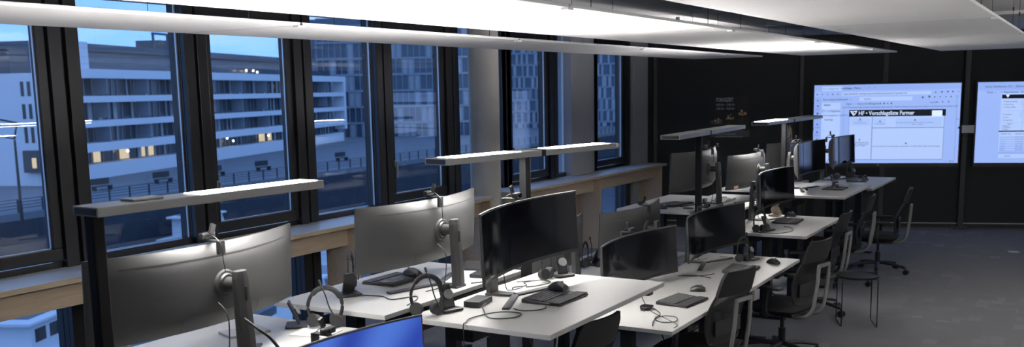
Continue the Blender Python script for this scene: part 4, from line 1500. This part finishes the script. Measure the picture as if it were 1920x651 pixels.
for k in range(7):
    v = 0.68 + 0.026 * k
    items += [('Liste %s' % 'ABCDEFG'[k], 0.165, v, 0.024), ('27.01.2025', 0.262, v, 0.024), ('26.01.2025 12:00', 0.34, v, 0.024)]
items += [('Details', 0.215, 0.917, 0.03, 'CENTER'), ('Zurück', 0.36, 0.917, 0.03, 'CENTER')]
text_mesh(items, 'page_text', 'tv_ink', t, place)
# steel poles the screens hang on, and the pale plate between them
for u, lb in ((-0.232, 'dark floor-to-ceiling pole behind the middle of the left wall screen'), (0.88, 'dark floor-to-ceiling pole between the two wall screens')):
    t = thing('screen_pole', lb, 'pole', rear(u, 0, 0.0 if u > 0 else 0.0), TH, group='screen poles')
    f = MB()
    f.b2((-0.036, -0.011, 0.012) if False else (-0.036, -0.0105, 0.012), (0.036, -0.0005, CEIL - 0.001)) if u < 0 else f.b2((-0.036, -0.09, 0.012), (0.036, -0.024, CEIL - 0.001))
    f.build('tube', 'rib_dark', t, bevel=0.004)
    if u > 0:
        q = MB()
        q.b2((-0.12, -0.14, 0.0), (0.12, -0.0235, 0.012))
        q.build('foot_plate', 'frame_black', t, bevel=0.003)
        b = MB()
        for k in range(3):
            b.cyl((-0.05 + 0.05 * k, -0.125, 0.0121), (-0.05 + 0.05 * k, -0.125, 0.02), 0.009, seg=6)
        b.build('bolts', 'alu', t)
p = rear(0.912, 1.455, 0.092)
t = thing('cable_cover', 'short pale metal plate between the two wall screens', 'plate', (p.x, p.y, p.z), TH)
MB().b2((-0.082, -0.03, -0.055), (0.082, -0.001, 0.055)).build('plate', 'white_plastic', t, bevel=0.003)
# poster
PW, PH = 0.58, 0.83
p = rear(-2.752, 1.163, 0.0)
t = thing('poster', 'black poster headed FOKUSZEIT on the dark far wall', 'poster', (p.x, p.y, p.z), TH)
MB().b2((0, -0.012, 0), (PW, -0.001, PH)).build('board', 'poster_black', t)
m = MB()
m.b2((0.0, -0.0126, 0.20), (PW, -0.0122, 0.27)).b2((0.0, -0.0126, 0.40), (PW * 0.3, -0.0122, 0.46)).b2((PW * 0.45, -0.0126, 0.27), (PW, -0.0122, 0.30))
m.build('grey_bands', 'poster_band', t)


def pplace(u, v):
    return Matrix.Translation((u, -0.0132, v)) @ Matrix.Rotation(PI / 2, 4, 'X')


for line in [('FOKUSZEIT', 0.075, 0.765, 0.082, 'LEFT', 0.62, 0.0008), ('10:00 Uhr - 12:00 Uhr', 0.075, 0.690, 0.050, 'LEFT', 0.62), ('13:00 Uhr - 15:00 Uhr', 0.075, 0.632, 0.050, 'LEFT', 0.62), ('Während der Fokuszeit bitte', 0.075, 0.245, 0.026), ('keine Anrufe und keine Besprechungen', 0.075, 0.205, 0.026), ('BÜRO', 0.105, 0.06, 0.02, 'CENTER')]:
    text_mesh([line], 'poster_text', 'poster_ink', t, pplace)
m = MB()
m.prism([(0.085, 0.105), (0.128, 0.105), (0.1065, 0.07)], -0.0132, -0.0124, axis='y')
m.build('poster_mark', 'poster_ink', t)
rnd = random.Random(3)
m, m2 = MB(), MB()
for cx, cz, r in ((0.105, 0.45, 0.04), (0.285, 0.50, 0.05), (0.475, 0.56, 0.055)):
    for k in range(12):
        a, q = rnd.random() * 6.28, r * math.sqrt(rnd.random())
        (m if k % 3 else m2).cyl((cx + 1.1 * q * math.cos(a), -0.0124, cz + 0.8 * q * math.sin(a)), (cx + 1.1 * q * math.cos(a), -0.013, cz + 0.8 * q * math.sin(a)), r * (0.16 + 0.18 * rnd.random()), seg=7)
    m2.bar((cx + 0.01, -0.0128, cz - r), (cx - 0.03, -0.0128, cz - r * 2.2), 0.005, 0.0006)
m.build('printed_figures', 'poster_orange', t)
m2.build('figure_outlines', 'poster_ink', t)


# ================================================================ outside
def frame_thing(name, label, cat, o, ang, group=None):
    """Empty whose local +y runs along a facade and whose local +x looks out of it"""
    return thing(name, label, cat, o, ang, group)


ZQ = -7.3      # quay deck
ZWAT = -12.2
struct(MB().b2((-260, -120, ZWAT - 0.5), (-7.5, 330, ZWAT)).build('water', 'harbor_water'))
# big balcony building: local y along facade (away), local x out towards us
a = R(20.5)
bl = frame_thing('balcony_building', 'large pale building across the water with white balcony bands', 'building', (-102.4, 80.0, 2.13), a)
T0, T1 = -15.0, 77.0
MB().b2((-60, T0, -9.4), (-2.2, T1 - 1.5, 4.3)).build('core', 'facade_dark', bl)
MB().b2((-60, T0 - 0.3, -9.4), (-0.05, T0 - 0.005, 2.8)).build('end_wall', 'facade_white', bl)
MB().b2((-1.75, T0 - 0.3, 2.81), (-0.3, T0 + 8, 6.4)).build('stair_tower', 'facade_white', bl)
for k, (z0, z1, tt) in enumerate(((2.30, 3.35, T1), (-0.5, 0.25, T1), (-3.35, -2.6, T1), (-6.2, -5.2, T1))):
    m = MB()
    m.b2((-2.19, T0, z0), (0.0, tt, z1))
    m.build('balcony_band', 'facade_white', bl)
MB().b2((-2.19, T0, -9.4), (-0.4, T1 + 0.2, -7.7)).build('base_wall', 'facade_white', bl)
MB().b2((-2.19, T1, -7.0), (0.0, T1 + 1.2, 3.35)).build('end_post', 'facade_white', bl)
MB().b2((-30, T0 + 6, 4.31), (-4.5, T1 - 8, 5.6)).build('penthouse', 'facade_mid', bl)
MB().b2((-32, T0 + 4, 5.61), (-3.2, T1 - 6, 6.5)).build('roof', 'roof_dark', bl)
m = MB()
for k in range(5):
    m.b2((-9, 22 + 4 * k, 6.51), (-8.7, 22.25 + 4 * k, 9.0))
m.b2((-9.05, 22, 9.0), (-8.6, 38.3, 9.3)).b2((-14, 26, 6.51), (-10, 37, 8.4))
m.build('roof_plant', 'roof_dark', bl)
rnd = random.Random(11)
zs = [(-7.69, -6.21), (-5.19, -3.36), (-2.59, -0.51), (0.26, 2.29)]
wl, wp = MB(), MB()
for z0, z1 in zs:
    y = T0 + 0.5
    while y < T1 - 2:
        w = rnd.choice((0.5, 0.9, 1.3))
        if rnd.random() < 0.34:
            wp.b2((-2.195, y, z0), (-2.05, y + w * 0.6, z1))
        wl.b2((-2.195, y, z0), (-2.1, y + 0.12, z1))
        y += w + 0.7
wl.build('window_posts', 'facade_mid', bl)
wp.build('curtains', 'curtain_pale', bl)
m = MB()
for z in (-3.36, -0.5, 2.3):
    for y in range(int(T0) + 2, int(T1), 9):
        m.b2((-2.1, y, z - 1.9 + 0.05), (-0.2, y + 0.12, z - 0.02))
m.build('balcony_screens', 'facade_mid', bl)
m = MB()
for y, w in ((-5, 1.4), (0.5, 2.0), (5.5, 0.8), (7.2, 1.2), (23, 1.5), (41, 2.2), (44.5, 1.4), (57, 2)):
    m.b2((-2.05, y, -7.6), (-2.0, y + w, -6.3))
m.build('lit_windows', 'warm_window', bl)
m = MB()
for y, z in ((1.0, -6.6), (28, -6.4), (30, -6.9), (43, -6.7), (36, 3.9), (38.5, 3.9), (40, 3.7), (22, -2.0), (50, 1.5)):
    m.sphere((-1.2, y, z), 0.16, seg=8)
m.build('lamps', 'warm_dot', bl)
# end wall details: slot windows, set-back boxes, entrance
m = MB()
for s in (2.05, 2.85):
    for z0, z1 in ((0.35, 1.9), (-2.1, -0.5), (-4.7, -3.0)):
        m.b2((-s - 0.36, T0 - 0.36, z0), (-s, T0 - 0.305, z1))
m.build('slot_windows', 'boat_glass', bl)
MB().b2((-4.4, T0 - 0.1, 2.81), (-1.76, T0 + 5, 5.4)).build('roof_box', 'roof_dark', bl)
m = MB()
m.b2((-3.2, T0 - 1.0, -7.9), (-0.1, T0 - 0.31, -5.5))
m.build('entrance', 'facade_dark', bl)
m = MB()
for x in (-2.1, -0.9):
    m.b2((x, T0 - 1.06, -7.4), (x + 0.5, T0 - 1.01, -6.3))
m.build('entrance_lights', 'warm_window', bl)


def azpt(px, dist):
    an = YAW - math.atan((px - PPX) / FPX)
    return Vector((-math.sin(an) * dist, math.cos(an) * dist, 2.13)), an


def glass_block(name, label, px, dist, w, z0, z1, story, fin, skew, mats, jitter=False, depth=14, seed=1):
    p, an = azpt(px, dist)
    z0 = -1 - z1
    b = thing(name, label, 'building', p, an + skew)   # local -y looks at us
    MB().b2((-w / 2, 0, z0), (w / 2, depth, z1)).build('core', mats[0], b)
    m = MB()
    z = z0
    while z < z1 + 0.01:
        m.b2((-w / 2, -0.35, z), (w / 2, -0.005, z + 0.45))
        z += story
    m.build('floor_bands', mats[1], b)
    m, q = MB(), MB()
    r_ = random.Random(seed)
    z = z0 + 0.451
    while z + story - 0.46 < z1:
        x = -w / 2
        while x < w / 2 - fin * 0.3:
            if jitter:
                ww = fin * r_.choice((0.3, 0.45, 0.7))
                (m if r_.random() < 0.72 else q).b2((x, -0.3, z), (x + ww, -0.005, z + story - 0.46))
                x += fin * r_.choice((0.8, 1.0, 1.3))
            else:
                m.b2((x, -0.45, z), (x + 0.16, -0.005, z + story - 0.46))
                if r_.random() < 0.3:
                    q.b2((x + 0.2, -0.12, z), (x + fin - 0.05, -0.005, z + story - 0.46))
                x += fin
        z += story
    m.build('facade_fins', mats[2], b)
    q.build('facade_panels', mats[3], b)
    return b


b = glass_block('glass_tower', 'blue glass building with vertical fins, right of the balcony building', 752, 215, 34, -9.5, 16, 3.45, 1.3, R(-6), ('glass_facade', 'facade_mid', 'facade_mid', 'curtain_pale'), seed=4)
b = glass_block('corner_block', 'dark glass block tucked behind the end of the balcony building', 672, 262, 30, -9.5, 19, 3.45, 1.1, R(0), ('glass_facade', 'roof_dark', 'facade_mid', 'facade_mid'), seed=6)
b = glass_block('panel_tower', 'far tower with a chequered pale panel facade seen past the round column', 1010, 250, 46, -5, 16.2, 2.9, 1.6, R(2), ('glass_facade', 'facade_mid', 'curtain_pale', 'facade_mid'), jitter=True, seed=2)
MB().b2((-18, 2, 13.9), (18, 12, 16.2)).build('roof_storey', 'facade_mid', b)
b = glass_block('far_offices', 'farthest dim office block in the last window before the dark wall', 1150, 300, 34, -5, 16, 3.3, 1.2, R(6), ('glass_facade', 'facade_mid', 'facade_mid', 'curtain_pale'), seed=9)
m = MB()
for x, z in ((-4, 0.6), (-3.2, 0.6), (-2.3, 0.6), (-1.5, -6), (-0.2, -4), (-4.5, -7)):
    m.b2((x, -0.6, z), (x + 0.55, -0.5, z + 1.4))
m.build('lit_windows', 'warm_window', b)

# quay: deck, brick wall, railing
q0, _ = azpt(270, 100)
dirq = Vector((-math.sin(R(5)), math.cos(R(5)), 0))
qa = R(5)
MB().b2((-140, -90, -0.6), (0, 210, 0)).build('quay', 'quay_deck')
qd = bpy.data.objects['quay']
qd.location = (q0.x, q0.y, ZQ)
qd.rotation_euler = (0, 0, qa)
struct(qd)
qw = MB().b2((-2, -90, ZWAT - ZQ - 0.4), (-0.002, 210, -0.61)).build('quay_wall', 'quay_brick')
qw.location = (q0.x, q0.y, ZQ)
qw.rotation_euler = (0, 0, qa)
struct(qw)
rl = thing('quay_railing', 'dark metal railing along the quay edge across the water', 'railing', (q0.x, q0.y, ZQ), qa)
for k in range(80):
    y = -40 + 2.4 * k
    MB().b2((-0.28, y, 0.001), (-0.17, y + 0.11, 1.1)).build('railing_post', 'rail_dark', rl)
m = MB()
for z in (0.35, 0.6, 0.85, 1.101):
    m.b2((-0.25, -40, z), (-0.20, 150, z + 0.05))
m.build('rails', 'rail_dark', rl)
bn = []
for k in range(6):
    y = 3 + 8.4 * k
    t = thing('park_bench', 'dark bench on the quay, %s counted from the near end' % ('first', 'second', 'third', 'fourth', 'fifth', 'sixth')[k], 'bench', q0 + Matrix.Rotation(qa, 3, 'Z') @ Vector((-9, y, 0)) + Vector((0, 0, ZQ - 2.13)), qa, group='benches on the quay')
    MB().b2((-0.3, -1.2, 0.42), (0.3, 1.2, 0.5)).b2((-0.35, -1.2, 0.6), (-0.28, 1.2, 1.25)).build('slats', 'rail_dark', t)
    for s in (-1, 1):
        MB().b2((-0.3, s - 0.05, 0), (0.3, s + 0.05, 0.419)).build('leg', 'rail_dark', t)
# street lamp before the end wall
p, an = azpt(36, 84)
t = thing('street_lamp', 'slim street lamp with two short arms before the white end wall', 'street lamp', (p.x, p.y, ZQ), an)
MB().cyl((0, 0, 0), (0, 0, 6.5), 0.13, 0.08).build('post', 'rail_dark', t)
m = MB()
m.cyl((0, 0, 6.5), (0.25, 0, 7.6), 0.07, 0.05).cyl((0, 0, 6.45), (-0.6, 0, 6.6), 0.05)
m.build('arms', 'rail_dark', t)
MB().box((-0.3, 0, 7.8), (1.3, 0.6, 0.14), Matrix.Rotation(R(14), 3, 'Y')).build('lamp_head', 'rail_dark', t)


# boats
def boat(name, label, px, py, rz, L, W, hh, cab, dark_roof=True, hull_mat='boat_white'):
    p = on(px, py, ZWAT)
    t = thing(name, label, 'boat', (p.x, p.y, ZWAT), rz, group='boats moored below the windows')
    m = MB()
    n_ = 12
    fr, bk = [], []
    top = []
    for i in range(n_):
        f = i / (n_ - 1)
        x = -L / 2 + L * f
        w = W / 2 * (1 - max(0, (f - 0.55) / 0.45) ** 2.2) if f > 0.55 else W / 2
        w = max(w, 0.06)
        fr.append([(x, -w, hh), (x, -w * 0.85, 0.0), (x, w * 0.85, 0.0), (x, w, hh)])
        bk.append([(x, -w * 0.9, hh + 0.02), (x, -w * 0.3, hh + 0.02), (x, w * 0.3, hh + 0.02), (x, w * 0.9, hh + 0.02)])
    m.grid_solid(fr, bk)
    m.build('hull', hull_mat, t)
    x0, x1 = cab
    MB().prism([(x0, hh + 0.021), (x1 + 0.5, hh + 0.021), (x1 - 0.3, hh + 1.75), (x0 + 0.1, hh + 1.75)], -W * 0.38, W * 0.38, axis='y').build('cabin', 'boat_white', t)
    g = MB()
    k = x0 + 0.4
    while k + 1.1 < x1 - 0.4:
        for s in (-1, 1):
            g.b2((k, s * W * 0.38, hh + 0.75), (k + 0.95, s * (W * 0.38 + 0.03), hh + 1.45))
        k += 1.35
    g.prism([(x1 + 0.36, hh + 0.7), (x1 + 0.42, hh + 0.7), (x1 - 0.08, hh + 1.6), (x1 - 0.16, hh + 1.6)], -W * 0.33, W * 0.33, axis='y')
    g.build('cabin_windows', 'boat_glass', t)
    MB().b2((x0 - 0.5, -W * 0.45, hh + 1.751), (x1 + 0.2, W * 0.45, hh + 1.95)).build('cabin_roof', 'boat_white', t, bevel=0.05)
    if dark_roof:
        MB().b2((x0 + 0.5, -W * 0.30, hh + 1.951), (x1 - 0.9, W * 0.30, hh + 1.99)).build('roof_cover', 'boat_roof', t)
    MB().cyl((x1 - 0.5, 0, hh + 1.951), (x1 - 0.5, 0, hh + 3.6), 0.04).build('mast', 'alu', t)
    m = MB()
    for i in range(8):
        f = 0.5 + 0.07 * i
        x = -L / 2 + L * f
        w = W / 2 * (1 - max(0, (f - 0.55) / 0.45) ** 2.2) * 0.93
        for s in (-1, 1):
            m.cyl((x, s * w, hh), (x, s * w, hh + 0.7), 0.02, seg=6)
    m.build('deck_rail', 'alu', t)
    return t


boat('house_boat', 'white cabin boat with a dark roof cover, below the left window', 95, 668, R(115), 13, 4.6, 1.1, (-4.4, 3.6))
boat('motor_boat', 'small blue-hulled boat beside the white cabin boat', -90, 640, R(118), 8, 2.6, 0.8, (-2.0, 0.8), False, 'boat_blue')
boat('motor_boat', 'white boat seen below the ledge, left of the dark window post', 505, 560, R(108), 11, 3.6, 1.0, (-3.2, 2.4))
boat('motor_boat', 'white boat seen below the ledge, right of the dark window post', 655, 500, R(108), 11, 3.8, 1.1, (-3.6, 2.4))
boat('motor_boat', 'white boat moored against the quay wall in the distance', 380, 455, R(105), 10, 3.4, 1.0, (-3, 2))
boat('sail_boat', 'boat with a dark cover lying nearest below the ledge', 575, 600, R(112), 8, 2.6, 0.8, (-2.4, 1.2))
t = thing('pontoon', 'floating timber jetty between the moored boats', 'jetty', (-64.5, 44.0, ZWAT), R(15))
MB().b2((-1.2, -45, 0.25), (1.2, 45, 0.55)).build('deck', 'quay_deck', t)
for k in range(7):
    MB().b2((-1.0, -42 + 13 * k, -0.3), (1.0, -39 + 13 * k, 0.249)).build('float', 'roof_dark', t)

# ============================================================ world, view
w = bpy.data.worlds.new('dusk')
SC.world = w
w.use_nodes = True
nt = w.node_tree
bg = nt.nodes['Background']
tc = nt.nodes.new('ShaderNodeTexCoord')
sep = nt.nodes.new('ShaderNodeSeparateXYZ')
rp = nt.nodes.new('ShaderNodeValToRGB')
rp.color_ramp.elements[0].position = 0.0
rp.color_ramp.elements[0].color = (0.21, 0.42, 0.90, 1)
rp.color_ramp.elements[1].position = 0.7
rp.color_ramp.elements[1].color = (0.10, 0.25, 0.68, 1)
nt.links.new(tc.outputs['Generated'], sep.inputs[0])
nt.links.new(sep.outputs['Z'], rp.inputs['Fac'])
mp = nt.nodes.new('ShaderNodeMapping')
mp.inputs['Scale'].default_value = (2.0, 2.0, 9.0)
nz = nt.nodes.new('ShaderNodeTexNoise')
nz.inputs['Scale'].default_value = 2.2
nz.inputs['Detail'].default_value = 5
cr = nt.nodes.new('ShaderNodeValToRGB')
cr.color_ramp.elements[0].position = 0.42
cr.color_ramp.elements[1].position = 0.68
cl_ = nt.nodes.new('ShaderNodeMix')
cl_.data_type = 'RGBA'
cl_.inputs[7].default_value = (0.40, 0.54, 0.86, 1)
nt.links.new(tc.outputs['Generated'], mp.inputs['Vector'])
nt.links.new(mp.outputs['Vector'], nz.inputs['Vector'])
nt.links.new(nz.outputs['Fac'], cr.inputs['Fac'])
nt.links.new(cr.outputs['Color'], cl_.inputs[0])
nt.links.new(rp.outputs['Color'], cl_.inputs[6])
nt.links.new(cl_.outputs[2], bg.inputs['Color'])
bg.inputs['Strength'].default_value = 1.25

SC.view_settings.view_transform = 'Standard'
SC.view_settings.look = 'None'
SC.view_settings.gamma = 1.0
SC.view_settings.use_curve_mapping = False
SC.view_settings.exposure = 0.75
SC.cycles.max_bounces = 8
SC.cycles.diffuse_bounces = 5
SC.cycles.transparent_max_bounces = 12
SC.cycles.sample_clamp_indirect = 6
SC.cycles.use_denoising = True
